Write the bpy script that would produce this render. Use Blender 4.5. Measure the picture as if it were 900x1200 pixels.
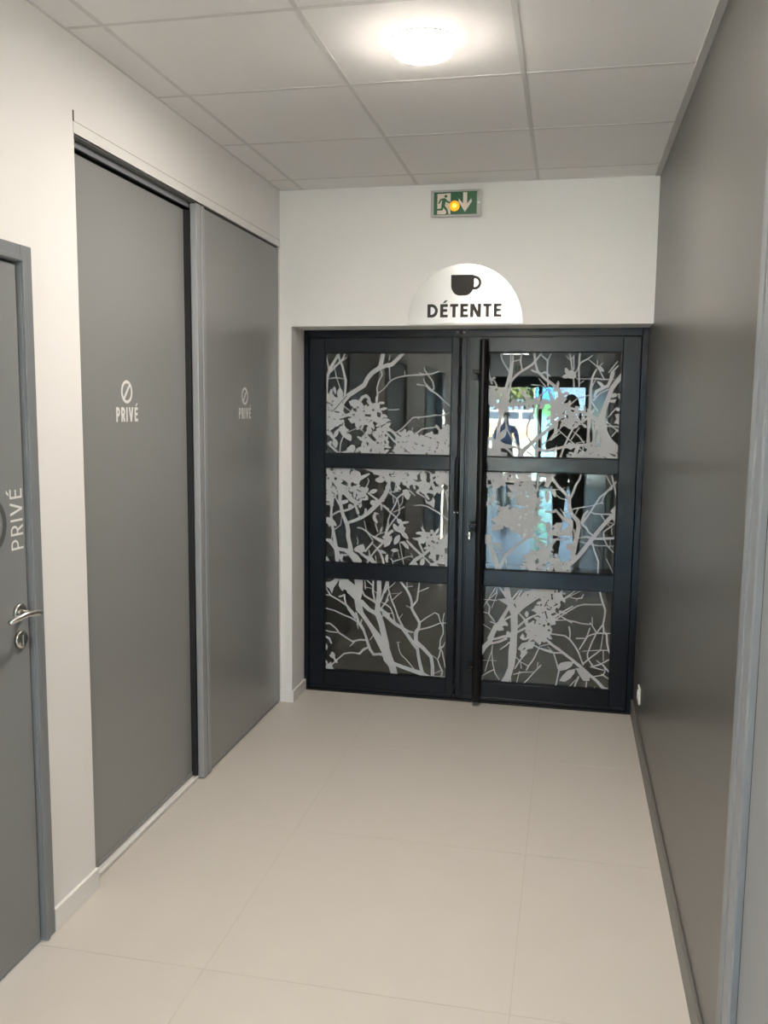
import bpy, bmesh, math, random
import numpy as np
from mathutils import Vector, Matrix

# ------------------------------------------------------------------ scene, camera, light
for _o in list(bpy.data.objects):
    bpy.data.objects.remove(_o)
SC = bpy.context.scene
COL = SC.collection
SC.view_settings.view_transform = 'Standard'
SC.view_settings.look = 'None'
SC.view_settings.gamma = 1.0
SC.view_settings.use_curve_mapping = False
SC.view_settings.exposure = 0.0
SC.cycles.sample_clamp_indirect = 30.0   # keep the daylight mirrored in the glass bright

CAM = Vector((1.5138, 0.0, 1.625))
cam_data = bpy.data.cameras.new('camera')
cam_data.sensor_fit = 'VERTICAL'
cam_data.sensor_height = 36.0
cam_data.lens = 1031.6 / 1200.0 * 36.0
cam_data.clip_start = 0.01
cam_data.clip_end = 300
cam = bpy.data.objects.new('camera', cam_data)
COL.objects.link(cam)
_r = Vector((0.97861, 0.20545, 0.010386)).normalized()
_f = Vector((-0.202816, 0.972044, -0.118304)).normalized()
_u = _r.cross(_f).normalized()
_r = _f.cross(_u)
cam.matrix_world = Matrix(((_r.x, _u.x, -_f.x, CAM.x), (_r.y, _u.y, -_f.y, CAM.y),
                           (_r.z, _u.z, -_f.z, CAM.z), (0, 0, 0, 1)))
SC.camera = cam

# daylight: even sky and a sun that comes over the building from behind the corridor's end
world = bpy.data.worlds.new('sky')
SC.world = world
world.use_nodes = True
_bg = world.node_tree.nodes['Background']
_bg.inputs['Color'].default_value = (0.46, 0.69, 1.0, 1)
_bg.inputs['Strength'].default_value = 19.0
sun_data = bpy.data.lights.new('sun', 'SUN')
sun_data.energy = 300.0
sun_data.angle = 0.01
sun_data.color = (1.0, 0.95, 0.86)
sun = bpy.data.objects.new('sun', sun_data)
COL.objects.link(sun)
sun.rotation_euler = Vector((0.25, -0.75, -0.9)).to_track_quat('-Z', 'Y').to_euler()
sun.location = (0, 0, 12)
# sky portal in the glazed entrance at the corridor's back end (guides sampling only)
portal_data = bpy.data.lights.new('entrance_portal', 'AREA')
portal_data.shape = 'RECTANGLE'
portal_data.size = 2.35
portal_data.size_y = 2.1
portal_data.cycles.is_portal = True
portal = bpy.data.objects.new('entrance_portal', portal_data)
COL.objects.link(portal)
portal.location = (0.71, -9.62, 1.03)
portal.rotation_euler = (math.radians(90), 0, 0)   # -Z of the lamp looks along +Y, into the corridor

LAMP_STRENGTH = 420.0
LAMP_COLOR = (1.0, 0.92, 0.82)

# ------------------------------------------------------------------ measures (metres)
W, H = 1.896, 2.735            # corridor width, ceiling height
D, DD = 4.516, 4.740           # end wall face, face of the glazed door frame
XL, ZL = 0.063, 2.041          # pier width, lintel height
YB = -9.40                     # back end of the corridor

# ------------------------------------------------------------------ materials
def _principled(name):
    m = bpy.data.materials.new(name)
    m.use_nodes = True
    nt = m.node_tree
    return m, nt, nt.nodes['Principled BSDF']

def mat(name, col, rough=0.5, metal=0.0, var=0.03, vscale=3.0, bump=0.0, bscale=200.0,
        emit=None, estr=0.0, coat=0.0, spec=0.5, rvar=0.0):
    m, nt, b = _principled(name)
    b.inputs['Roughness'].default_value = rough
    b.inputs['Metallic'].default_value = metal
    b.inputs['Specular IOR Level'].default_value = spec
    b.inputs['Coat Weight'].default_value = coat
    tc = nt.nodes.new('ShaderNodeTexCoord')
    if var > 0:
        n = nt.nodes.new('ShaderNodeTexNoise')
        n.inputs['Scale'].default_value = vscale
        n.inputs['Detail'].default_value = 4
        nt.links.new(tc.outputs['Object'], n.inputs['Vector'])
        mx = nt.nodes.new('ShaderNodeMix')
        mx.data_type = 'RGBA'
        mx.inputs[6].default_value = (*[c * (1 - var) for c in col], 1)
        mx.inputs[7].default_value = (*[min(1, c * (1 + var)) for c in col], 1)
        nt.links.new(n.outputs['Fac'], mx.inputs[0])
        nt.links.new(mx.outputs[2], b.inputs['Base Color'])
        if rvar > 0:
            mr = nt.nodes.new('ShaderNodeMapRange')
            mr.inputs['To Min'].default_value = rough - rvar
            mr.inputs['To Max'].default_value = rough + rvar
            nt.links.new(n.outputs['Fac'], mr.inputs['Value'])
            nt.links.new(mr.outputs['Result'], b.inputs['Roughness'])
    else:
        b.inputs['Base Color'].default_value = (*col, 1)
    if bump > 0:
        n2 = nt.nodes.new('ShaderNodeTexNoise')
        n2.inputs['Scale'].default_value = bscale
        n2.inputs['Detail'].default_value = 3
        nt.links.new(tc.outputs['Object'], n2.inputs['Vector'])
        bp = nt.nodes.new('ShaderNodeBump')
        bp.inputs['Strength'].default_value = bump
        bp.inputs['Distance'].default_value = 0.001
        nt.links.new(n2.outputs['Fac'], bp.inputs['Height'])
        nt.links.new(bp.outputs['Normal'], b.inputs['Normal'])
    if emit:
        b.inputs['Emission Color'].default_value = (*emit, 1)
        b.inputs['Emission Strength'].default_value = estr
    return m

def glass_mat(name, tint=(0.93, 0.96, 0.94), ior=1.52):
    """clear pane: mirror reflection by Fresnel over straight-through transmission"""
    m = bpy.data.materials.new(name)
    m.use_nodes = True
    nt = m.node_tree
    nt.nodes.clear()
    out = nt.nodes.new('ShaderNodeOutputMaterial')
    mix = nt.nodes.new('ShaderNodeMixShader')
    tr = nt.nodes.new('ShaderNodeBsdfTransparent')
    gl = nt.nodes.new('ShaderNodeBsdfGlossy')
    fr = nt.nodes.new('ShaderNodeFresnel')
    ge = nt.nodes.new('ShaderNodeNewGeometry')
    mr = nt.nodes.new('ShaderNodeMapRange')
    mr.inputs['To Min'].default_value = ior
    mr.inputs['To Max'].default_value = 1.0 / ior
    nt.links.new(ge.outputs['Backfacing'], mr.inputs['Value'])
    nt.links.new(mr.outputs['Result'], fr.inputs['IOR'])
    n = nt.nodes.new('ShaderNodeTexNoise')
    n.inputs['Scale'].default_value = 2.0
    mx = nt.nodes.new('ShaderNodeMix')
    mx.data_type = 'RGBA'
    mx.inputs[6].default_value = (*tint, 1)
    mx.inputs[7].default_value = (*[c * 0.985 for c in tint], 1)
    nt.links.new(n.outputs['Fac'], mx.inputs[0])
    nt.links.new(mx.outputs[2], tr.inputs['Color'])
    gl.inputs['Roughness'].default_value = 0.0
    gl.inputs['Color'].default_value = (1, 1, 1, 1)
    nt.links.new(fr.outputs['Fac'], mix.inputs[0])
    nt.links.new(tr.outputs[0], mix.inputs[1])
    nt.links.new(gl.outputs[0], mix.inputs[2])
    nt.links.new(mix.outputs[0], out.inputs['Surface'])
    return m

M = {}
M['white_wall'] = mat('white_wall_paint', (0.82, 0.805, 0.792), 0.55, var=0.012, vscale=1.5, bump=0.12, bscale=260, spec=0.35)
M['dark_wall'] = mat('dark_grey_wall_paint', (0.092, 0.0895, 0.081), 0.33, var=0.03, vscale=1.2, bump=0.10, bscale=240, spec=0.75)
M['white_trim'] = mat('white_lacquer', (0.80, 0.79, 0.77), 0.35, var=0.01)
M['dark_trim'] = mat('dark_grey_skirting', (0.165, 0.160, 0.145), 0.45, var=0.03)
M['floor'] = mat('beige_floor_tile', (0.605, 0.567, 0.515), 0.42, var=0.035, vscale=5.0, bump=0.05, bscale=350, spec=0.4, rvar=0.03)
M['floor_polished'] = mat('polished_floor_tile', (0.56, 0.53, 0.48), 0.16, var=0.03, vscale=4.0, bump=0.01, bscale=60, spec=0.9)
M['screed'] = mat('floor_joint', (0.50, 0.46, 0.41), 0.8)
M['ceil_tile'] = mat('ceiling_tile', (0.86, 0.845, 0.84), 0.9, var=0.02, vscale=30, bump=0.3, bscale=420, spec=0.2)
M['runner'] = mat('ceiling_runner_paint', (0.68, 0.67, 0.665), 0.7, var=0.01)
M['wall_angle'] = mat('ceiling_wall_angle', (0.52, 0.51, 0.50), 0.5, var=0.01)
M['slab'] = mat('plenum_slab', (0.35, 0.35, 0.35), 0.9)
M['closet_grey'] = mat('grey_laminate', (0.26, 0.265, 0.26), 0.32, var=0.02, vscale=2.0, bump=0.06, bscale=300, spec=0.8)
M['alu_grey'] = mat('grey_anodised_profile', (0.36, 0.37, 0.38), 0.38, metal=0.25, var=0.015)
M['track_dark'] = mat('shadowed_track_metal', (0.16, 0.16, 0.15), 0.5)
M['black'] = mat('black_rubber', (0.012, 0.012, 0.013), 0.6)
M['door_grey'] = mat('grey_door_paint', (0.225, 0.235, 0.238), 0.42, var=0.02, vscale=2.0, bump=0.08, bscale=240)
M['frame_grey'] = mat('grey_frame_paint', (0.205, 0.218, 0.232), 0.38, var=0.015)
M['anthracite'] = mat('anthracite_aluminium', (0.0042, 0.0072, 0.0125), 0.22, var=0.04, vscale=6, bump=0.02, bscale=500, spec=0.28)
M['bar_black'] = mat('black_tube', (0.004, 0.004, 0.0045), 0.42, spec=0.3)
M['glass'] = glass_mat('clear_glass')
M['vinyl'] = mat('frosted_white_vinyl', (0.475, 0.495, 0.510), 0.6, var=0.01, vscale=8, spec=0.3)
M['steel'] = mat('brushed_steel', (0.62, 0.60, 0.57), 0.25, metal=1.0, var=0.03, vscale=40)
M['steel_dark'] = mat('dark_steel', (0.25, 0.24, 0.22), 0.35, metal=1.0, var=0.03)
M['alu_plate'] = mat('brushed_aluminium_plate', (0.56, 0.555, 0.55), 0.22, metal=0.85, var=0.02, vscale=20)
M['print_dark'] = mat('dark_grey_print', (0.040, 0.036, 0.034), 0.55, spec=0.25)
M['white_print'] = mat('white_lettering', (0.80, 0.80, 0.79), 0.5)
M['emblem_dark'] = mat('dark_grey_emblem', (0.085, 0.088, 0.088), 0.4)
M['white_plastic'] = mat('white_plastic', (0.82, 0.82, 0.80), 0.3, var=0.01)
M['sign_case'] = mat('pale_grey_plastic_case', (0.52, 0.51, 0.50), 0.3, var=0.01)
M['sign_green'] = mat('green_sign_film', (0.012, 0.115, 0.040), 0.35, var=0.03)
M['sign_white'] = mat('white_sign_film', (0.78, 0.70, 0.62), 0.4, var=0.02)
M['led'] = mat('amber_led', (1.0, 0.75, 0.1), 0.4, var=0.0, emit=(1.0, 0.50, 0.06), estr=4.0)
M['led_halo'] = mat('amber_lamp_halo', (0.5, 0.35, 0.02), 0.4, var=0.0, emit=(1.0, 0.42, 0.01), estr=0.75)  # emission imitates the halo round the amber lamp
M['lamp'] = mat('opal_lamp_diffuser', (0.9, 0.88, 0.84), 0.4, var=0.0, emit=LAMP_COLOR, estr=LAMP_STRENGTH)
M['lamp_side'] = mat('opal_lamp_side', (0.9, 0.88, 0.84), 0.4, var=0.0, emit=LAMP_COLOR, estr=LAMP_STRENGTH * 0.028)
M['panel_lamp'] = mat('opal_panel_diffuser', (0.9, 0.9, 0.9), 0.4, var=0.0, emit=(1, 0.97, 0.93), estr=14.0)
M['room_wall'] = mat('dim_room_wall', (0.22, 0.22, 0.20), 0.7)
M['room_floor'] = mat('dim_room_floor', (0.20, 0.18, 0.15), 0.6)
M['slit_brown'] = mat('brown_edge', (0.10, 0.055, 0.04), 0.7)

# ------------------------------------------------------------------ builders
def world_loc(o):
    v = Vector((0, 0, 0))
    while o is not None:
        v = v + o.location
        o = o.parent
    return v

def tag(o, label=None, cat=None, group=None, kind=None):
    if label: o['label'] = label
    if cat: o['category'] = cat
    if group: o['group'] = group
    if kind: o['kind'] = kind
    return o

def empty(name, loc, parent=None):
    o = bpy.data.objects.new(name, None)
    COL.objects.link(o)
    o.empty_display_size = 0.1
    o.parent = parent
    o.location = Vector(loc) - (world_loc(parent) if parent else Vector((0, 0, 0)))
    return o

def link(name, me, material, parent=None, centre=(0, 0, 0)):
    o = bpy.data.objects.new(name, me)
    COL.objects.link(o)
    if material is not None and len(me.materials) == 0:
        me.materials.append(material)
    o.parent = parent
    o.location = Vector(centre) - (world_loc(parent) if parent else Vector((0, 0, 0)))
    return o

def from_bm(name, bm, material, parent=None, smooth=False):
    """bmesh in world coordinates -> object whose origin is the middle of its bounds"""
    co = np.array([v.co[:] for v in bm.verts])
    c = Vector(((co.min(0) + co.max(0)) / 2).tolist())
    bmesh.ops.translate(bm, verts=bm.verts, vec=-c)
    bmesh.ops.recalc_face_normals(bm, faces=bm.faces)
    me = bpy.data.meshes.new(name)
    bm.to_mesh(me)
    bm.free()
    if smooth:
        for f in me.polygons:
            f.use_smooth = True
    return link(name, me, material, parent, c)

def add_box(bm, x0, x1, y0, y1, z0, z1, bevel=0.0):
    vs = [bm.verts.new((x, y, z)) for x in (x0, x1) for y in (y0, y1) for z in (z0, z1)]
    fs = [(0, 1, 3, 2), (4, 6, 7, 5), (0, 4, 5, 1), (2, 3, 7, 6), (0, 2, 6, 4), (1, 5, 7, 3)]
    faces = [bm.faces.new([vs[i] for i in f]) for f in fs]
    if bevel > 0:
        es = list({e for f in faces for e in f.edges})
        bmesh.ops.bevel(bm, geom=es, offset=bevel, segments=2, affect='EDGES', profile=0.5)

def box(name, b, material, parent=None, bevel=0.0):
    bm = bmesh.new()
    add_box(bm, *b, bevel=bevel)
    return from_bm(name, bm, material, parent)

def prism(name, pts, axis, a0, a1, material, parent=None, smooth=False):
    """closed profile (list of 2-D points) extruded along axis 0/1/2"""
    bm = bmesh.new()
    def mk(p, a):
        q = [p[0], p[1]]
        q.insert(axis, a)
        return bm.verts.new(q)
    r0 = [mk(p, a0) for p in pts]
    r1 = [mk(p, a1) for p in pts]
    n = len(pts)
    for i in range(n):
        bm.faces.new((r0[i], r0[(i + 1) % n], r1[(i + 1) % n], r1[i]))
    bm.faces.new(r0[::-1])
    bm.faces.new(r1)
    return from_bm(name, bm, material, parent, smooth)

def tube_bm(bm, pts, radii, seg=14, squash=(1, 1)):
    pts = [Vector(p) for p in pts]
    rings = []
    t0 = (pts[1] - pts[0]).normalized()
    ref = Vector((0, 0, 1)) if abs(t0.z) < 0.9 else Vector((1, 0, 0))
    for i, p in enumerate(pts):
        a = pts[max(0, i - 1)]
        b = pts[min(len(pts) - 1, i + 1)]
        t = (b - a).normalized()
        n = (ref - t * ref.dot(t)).normalized()
        bi = t.cross(n)
        ring = []
        for k in range(seg):
            an = 2 * math.pi * k / seg
            ring.append(bm.verts.new(p + n * (radii[i] * squash[0] * math.cos(an)) + bi * (radii[i] * squash[1] * math.sin(an))))
        rings.append(ring)
    for a, b in zip(rings[:-1], rings[1:]):
        for k in range(seg):
            bm.faces.new((a[k], a[(k + 1) % seg], b[(k + 1) % seg], b[k]))
    bm.faces.new(rings[0][::-1])
    bm.faces.new(rings[-1])

def tube(name, pts, radii, material, parent=None, seg=14, squash=(1, 1), smooth=True):
    bm = bmesh.new()
    if not hasattr(radii, '__len__'):
        radii = [radii] * len(pts)
    tube_bm(bm, pts, radii, seg, squash)
    o = from_bm(name, bm, material, parent, smooth)
    if smooth:
        for f in o.data.polygons:
            if len(f.vertices) > 4:
                f.use_smooth = False
    return o

def lathe(name, prof, centre, axis, material, parent=None, seg=40, smooth=True):
    """profile [(radius, offset)] turned round an axis through centre"""
    c = Vector(centre)
    ax = Vector(axis).normalized()
    ref = Vector((0, 0, 1)) if abs(ax.z) < 0.9 else Vector((1, 0, 0))
    n = (ref - ax * ref.dot(ax)).normalized()
    bi = ax.cross(n)
    bm = bmesh.new()
    rings = []
    for r, h in prof:
        if r < 1e-6:
            rings.append([bm.verts.new(c + ax * h)])
        else:
            rings.append([bm.verts.new(c + ax * h + n * (r * math.cos(2 * math.pi * k / seg)) + bi * (r * math.sin(2 * math.pi * k / seg))) for k in range(seg)])
    for a, b in zip(rings[:-1], rings[1:]):
        if len(a) == 1 and len(b) == 1:
            continue
        for k in range(seg):
            k2 = (k + 1) % seg
            if len(a) == 1:
                bm.faces.new((a[0], b[k2], b[k]))
            elif len(b) == 1:
                bm.faces.new((a[k], a[k2], b[0]))
            else:
                bm.faces.new((a[k], a[k2], b[k2], b[k]))
    return from_bm(name, bm, material, parent, smooth)

def panel_wall(name, axis, pos, thick, u0, u1, v0, v1, holes, material, label, kind='structure'):
    """one wall with openings. axis 0: face at x=pos, u=y, v=z ; axis 1: face at y=pos, u=x, v=z"""
    us = sorted({u0, u1, *[h[0] for h in holes], *[h[1] for h in holes]})
    vs = sorted({v0, v1, *[h[2] for h in holes], *[h[3] for h in holes]})
    us = [u for u in us if u0 <= u <= u1]
    vs = [v for v in vs if v0 <= v <= v1]
    def solid(i, j):
        if i < 0 or j < 0 or i >= len(us) - 1 or j >= len(vs) - 1:
            return False
        cu, cv = (us[i] + us[i + 1]) / 2, (vs[j] + vs[j + 1]) / 2
        return not any(h[0] < cu < h[1] and h[2] < cv < h[3] for h in holes)
    bm = bmesh.new()
    cache = {}
    def V(i, j, s):
        k = (i, j, s)
        if k not in cache:
            a = pos + (thick if s else 0)
            cache[k] = bm.verts.new((a, us[i], vs[j]) if axis == 0 else (us[i], a, vs[j]))
        return cache[k]
    for i in range(len(us) - 1):
        for j in range(len(vs) - 1):
            if not solid(i, j):
                continue
            for s in (0, 1):
                bm.faces.new([V(i, j, s), V(i + 1, j, s), V(i + 1, j + 1, s), V(i, j + 1, s)])
            for di, dj, a, b in ((-1, 0, (i, j), (i, j + 1)), (1, 0, (i + 1, j), (i + 1, j + 1)),
                                 (0, -1, (i, j), (i + 1, j)), (0, 1, (i, j + 1), (i + 1, j + 1))):
                if not solid(i + di, j + dj):
                    bm.faces.new([V(*a, 0), V(*b, 0), V(*b, 1), V(*a, 1)])
    o = from_bm(name, bm, material)
    return tag(o, label, kind=kind)

# ---- flat shapes (lettering, pictograms, vinyl cut-outs): shapes are united on a fine grid and outlined
def _d_stroke(X, Y, pts):
    d = np.full(X.shape, 1e3)
    for (x0, y0, w0), (x1, y1, w1) in zip(pts[:-1], pts[1:]):
        dx, dy = x1 - x0, y1 - y0
        l2 = dx * dx + dy * dy + 1e-12
        t = np.clip(((X - x0) * dx + (Y - y0) * dy) / l2, 0, 1)
        d = np.minimum(d, np.hypot(X - x0 - t * dx, Y - y0 - t * dy) - (w0 + (w1 - w0) * t) / 2)
    return d

def _d_poly(X, Y, pts):
    d = np.full(X.shape, 1e3)
    ins = np.zeros(X.shape, bool)
    n = len(pts)
    for i in range(n):
        x0, y0 = pts[i]
        x1, y1 = pts[(i + 1) % n]
        dx, dy = x1 - x0, y1 - y0
        l2 = dx * dx + dy * dy + 1e-12
        t = np.clip(((X - x0) * dx + (Y - y0) * dy) / l2, 0, 1)
        d = np.minimum(d, np.hypot(X - x0 - t * dx, Y - y0 - t * dy))
        if abs(dy) > 1e-12:
            c = ((y0 > Y) != (y1 > Y)) & (X < x0 + dx * (Y - y0) / dy)
            ins ^= c
    return np.where(ins, -d, d)

def leaf_pts(x0, y0, x1, y1, w):
    pts = []
    dx, dy = x1 - x0, y1 - y0
    l = math.hypot(dx, dy) + 1e-9
    nx, ny = -dy / l, dx / l
    for s in (1, -1):
        ts = (0, .12, .3, .5, .7, .88) if s == 1 else (1, .88, .7, .5, .3, .12)
        for t in ts:
            h = w / 2 * math.sin(math.pi * t) ** 0.8 * s if 0 < t < 1 else 0
            pts.append((x0 + dx * t + nx * h, y0 + dy * t + ny * h))
    return pts

def flat_mesh(name, shapes, bounds, res, to3d):
    """shapes: ('S', [(x,y,w)..]) stroke, ('P', [(x,y)..]) polygon, ('C'..)/('H'..) the same cut away"""
    x0, x1, y0, y1 = bounds
    nx, ny = max(2, int(round((x1 - x0) / res)) + 1), max(2, int(round((y1 - y0) / res)) + 1)
    gx, gy = np.linspace(x0, x1, nx), np.linspace(y0, y1, ny)
    F = np.full((nx, ny), 1e2)
    for kind, pts in shapes:
        a = np.array([q[:2] for q in pts])
        m = (max(q[2] for q in pts) if len(pts[0]) > 2 else 0) + 3 * res
        i0, i1 = np.searchsorted(gx, a[:, 0].min() - m), np.searchsorted(gx, a[:, 0].max() + m)
        j0, j1 = np.searchsorted(gy, a[:, 1].min() - m), np.searchsorted(gy, a[:, 1].max() + m)
        if i1 <= i0 or j1 <= j0:
            continue
        X, Y = np.meshgrid(gx[i0:i1], gy[j0:j1], indexing='ij')
        d = _d_stroke(X, Y, pts) if kind in 'SC' else _d_poly(X, Y, pts)
        if kind in 'SP':
            F[i0:i1, j0:j1] = np.minimum(F[i0:i1, j0:j1], d)
        else:
            F[i0:i1, j0:j1] = np.maximum(F[i0:i1, j0:j1], -d)
    I = F < 0
    verts, faces, cache = [], [], {}
    def vid(key, x, y):
        k = cache.get(key)
        if k is None:
            k = cache[key] = len(verts)
            verts.append(to3d(x, y))
        return k
    def corner(i, j):
        return vid((i, j), gx[i], gy[j])
    def cross(i, j, k, l):
        a, b = F[i, j], F[k, l]
        t = min(0.98, max(0.02, a / (a - b)))
        if (i, j) > (k, l):
            key = (k, l, i, j)
        else:
            key = (i, j, k, l)
        return vid(key, gx[i] + (gx[k] - gx[i]) * t, gy[j] + (gy[l] - gy[j]) * t)
    cnt = I[:-1, :-1].astype(int) + I[1:, :-1] + I[:-1, 1:] + I[1:, 1:]
    for i in range(nx - 1):
        row = cnt[i]
        j = 0
        while j < ny - 1:
            c = row[j]
            if c == 4:
                k = j
                while k < ny - 1 and row[k] == 4:
                    k += 1
                faces.append((corner(i, j), corner(i + 1, j), corner(i + 1, k), corner(i, k)))
                j = k
                continue
            if c > 0:
                cs = ((i, j), (i + 1, j), (i + 1, j + 1), (i, j + 1))
                poly = []
                for q in range(4):
                    a, b = cs[q], cs[(q + 1) % 4]
                    if I[a]:
                        poly.append(corner(*a))
                    if I[a] != I[b]:
                        poly.append(cross(*a, *b))
                if len(poly) > 2:
                    faces.append(tuple(poly))
            j += 1
    me = bpy.data.meshes.new(name)
    me.from_pydata(verts, [], faces)
    me.update()
    return me

def flat_obj(name, shapes, bounds, res, to3d, material, parent=None):
    me = flat_mesh(name, shapes, bounds, res, to3d)
    co = np.array([v.co[:] for v in me.vertices])
    c = (co.min(0) + co.max(0)) / 2
    for v in me.vertices:
        v.co = (v.co[0] - c[0], v.co[1] - c[1], v.co[2] - c[2])
    return link(name, me, material, parent, c)

def bar2(x0, y0, x1, y1, w):
    """square-ended stroke as a polygon"""
    dx, dy = x1 - x0, y1 - y0
    l = math.hypot(dx, dy)
    nx, ny = -dy / l * w / 2, dx / l * w / 2
    return ('P', [(x0 + nx, y0 + ny), (x1 + nx, y1 + ny), (x1 - nx, y1 - ny), (x0 - nx, y0 - ny)])

def arc(cx, cy, rx, ry, a0, a1, w, n=24):
    return ('S', [(cx + rx * math.cos(math.radians(a0 + (a1 - a0) * k / n)), cy + ry * math.sin(math.radians(a0 + (a1 - a0) * k / n)), w) for k in range(n + 1)])

def glyph(ch, t):
    """capital on a unit-height cell: (advance width, shapes) with stroke thickness t"""
    h = t / 2
    if ch == 'I':
        return t, [bar2(h, 0, h, 1, t)]
    if ch in 'EÉ':
        s = [bar2(h, 0, h, 1, t), bar2(0, h, .50, h, t), bar2(0, 1 - h, .50, 1 - h, t), bar2(0, .52, .46, .52, t)]
        if ch == 'É':
            s.append(('P', [(.17, 1.08), (.30, 1.08), (.50, 1.28), (.32, 1.28)]))
        return .50, s
    if ch == 'T':
        return .54, [bar2(.27, 0, .27, 1, t), bar2(0, 1 - h, .54, 1 - h, t)]
    if ch == 'N':
        return .70, [bar2(h, 0, h, 1, t), bar2(.70 - h, 0, .70 - h, 1, t),
                     ('P', [(0, 1), (t * 1.15, 1), (.70, 0), (.70 - t * 1.15, 0)])]
    if ch == 'V':
        return .68, [('P', [(0, 1), (t * 1.15, 1), (.34 + t * .55, 0), (.34 - t * .55, 0)]),
                     ('P', [(.68, 1), (.68 - t * 1.15, 1), (.34 - t * .55, 0), (.34 + t * .55, 0)])]
    if ch == 'D':
        return .70, [bar2(h, 0, h, 1, t), bar2(0, h, .28, h, t), bar2(0, 1 - h, .28, 1 - h, t),
                     arc(.26, .5, .44 - h, .5 - h, -90, 90, t)]
    if ch in 'PR':
        s = [bar2(h, 0, h, 1, t), bar2(0, 1 - h, .26, 1 - h, t), bar2(0, .46, .26, .46, t),
             arc(.25, .73 - h / 2, .25 - h + .03, .27 - h / 2, -90, 90, t)]
        if ch == 'R':
            s.append(('P', [(.20, .46), (.20 + t * 1.2, .46), (.56, 0), (.56 - t * 1.25, 0)]))
        return .54, s
    raise ValueError(ch)

def text_shapes(txt, t, width, height, gap=0.13):
    """word fitted into width x height (accents rise above); origin at lower left"""
    out, x = [], 0.0
    for ch in txt:
        w, s = glyph(ch, t)
        out += [(k, [(p[0] + x, *p[1:]) for p in pts]) for k, pts in s]
        x += w + gap
    x -= gap
    sx, sy = width / x, height
    sw = (sx + sy) / 2
    return [(k, [(p[0] * sx, p[1] * sy) + ((p[2] * sw,) if len(p) > 2 else ()) for p in pts]) for k, pts in out]

def shift(shapes, dx, dy):
    return [(k, [(p[0] + dx, p[1] + dy, *p[2:]) for p in pts]) for k, pts in shapes]

def leafy(pts):
    """leaf mass: the outline fringed with small leaves, with slits between the leaves"""
    out = [('P', pts)]
    rr = random.Random(int(sum(x * 911 + y * 373 for x, y in pts) * 100))
    n = len(pts)
    area = sum(pts[i][0] * pts[(i + 1) % n][1] - pts[(i + 1) % n][0] * pts[i][1] for i in range(n)) / 2
    sgn = 1 if area > 0 else -1
    fr = []
    for i in range(n):
        (x0, y0), (x1, y1) = pts[i], pts[(i + 1) % n]
        l = math.hypot(x1 - x0, y1 - y0)
        k = int(l / .030 + rr.random() * .9)
        for q in range(k):
            t = (q + rr.random()) / k
            x, y = x0 + (x1 - x0) * t, y0 + (y1 - y0) * t
            an = math.atan2(-(x1 - x0) * sgn, (y1 - y0) * sgn) + (rr.random() - .5) * 2.2
            ll = .018 + .022 * rr.random()
            fr.append(('P', leaf_pts(x - .006 * math.cos(an), y - .006 * math.sin(an), x + ll * math.cos(an), y + ll * math.sin(an), .012 + .008 * rr.random())))
    xs, ys = [p[0] for p in pts], [p[1] for p in pts]
    for _ in range(int(abs(area) / .0011)):
        x, y = min(xs) + rr.random() * (max(xs) - min(xs)), min(ys) + rr.random() * (max(ys) - min(ys))
        an, ll = rr.random() * 6.283, .010 + .014 * rr.random()
        out.append(('H', leaf_pts(x, y, x + ll * math.cos(an), y + ll * math.sin(an), .003 + .004 * rr.random())))
    return out + fr

def parse_decal(txt):
    out = []
    for ln in txt.splitlines():
        f = ln.split()
        k = f[0]
        if k == 'L':
            a, b = [tuple(map(float, q.split(','))) for q in f[1:3]]
            out.append(('P', [(x / 1000, y / 1000) for x, y in leaf_pts(*a, *b, float(f[3]))]))
        else:
            pts = [tuple(float(c) / 1000 for c in q.split(',')) for q in f[1:]]
            if k == 'h':
                x, y, r = pts[0]
                rr = random.Random(int(x * 1e5 + y * 1e3))
                pts = [(x + r * (0.75 + .5 * rr.random()) * math.cos(a * 1.0472), y + r * (0.75 + .5 * rr.random()) * math.sin(a * 1.0472)) for a in range(6)]
                k = 'H'
            if k == 'K':
                out += leafy([q[:2] for q in pts])
                continue
            if k in 'PH':
                pts = [q[:2] for q in pts]
            if k == 'S':
                pts = [(x, y, w + .0005) for x, y, w in pts]
            out.append((k, pts))
    return out


# ================================================================== THE SETTING
# ---- walls
YL, XB = -6.50, -1.30           # the corridor widens to a lobby behind YL
panel_wall('wall_left', 0, 0.0, -0.14, YL, D + .40, 0.0, H + .02,
           [(2.552, 4.498, -1, 2.447), (1.372, 2.245, -1, 2.016), (-1.33, -.68, -1, 2.05), (-.62, .18, -1, 2.016)],
           M['white_wall'], 'white painted wall holding the grey door and sliding closet')
panel_wall('wall_right', 0, W, 0.14, YB - .2, D + .40, 0.0, H + .02, [(0.87, 1.76, -1, 2.03)], M['dark_wall'], 'dark grey satin painted corridor wall')
panel_wall('wall_end', 1, D, 0.38, 0.0, W, 0.0, H + .02, [(XL, W + 1, -1, ZL)], M['white_wall'], 'white end wall over and beside the glazed double door')
panel_wall('wall_lobby_side', 0, XB, -0.14, YB - .2, YL + .14, 0.0, H + .02, [], M['white_wall'], 'white lobby side wall near the entrance')
panel_wall('wall_lobby_front', 1, YL, 0.14, XB, -.14, 0.0, H + .02, [], M['white_wall'], 'white lobby wall facing the entrance')
panel_wall('wall_back', 1, YB, -0.2, XB, W, 0.0, H + .02, [(-.45, W - .03, -1, 2.30)], M['white_wall'], 'white wall round the glazed entrance far behind')
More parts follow.
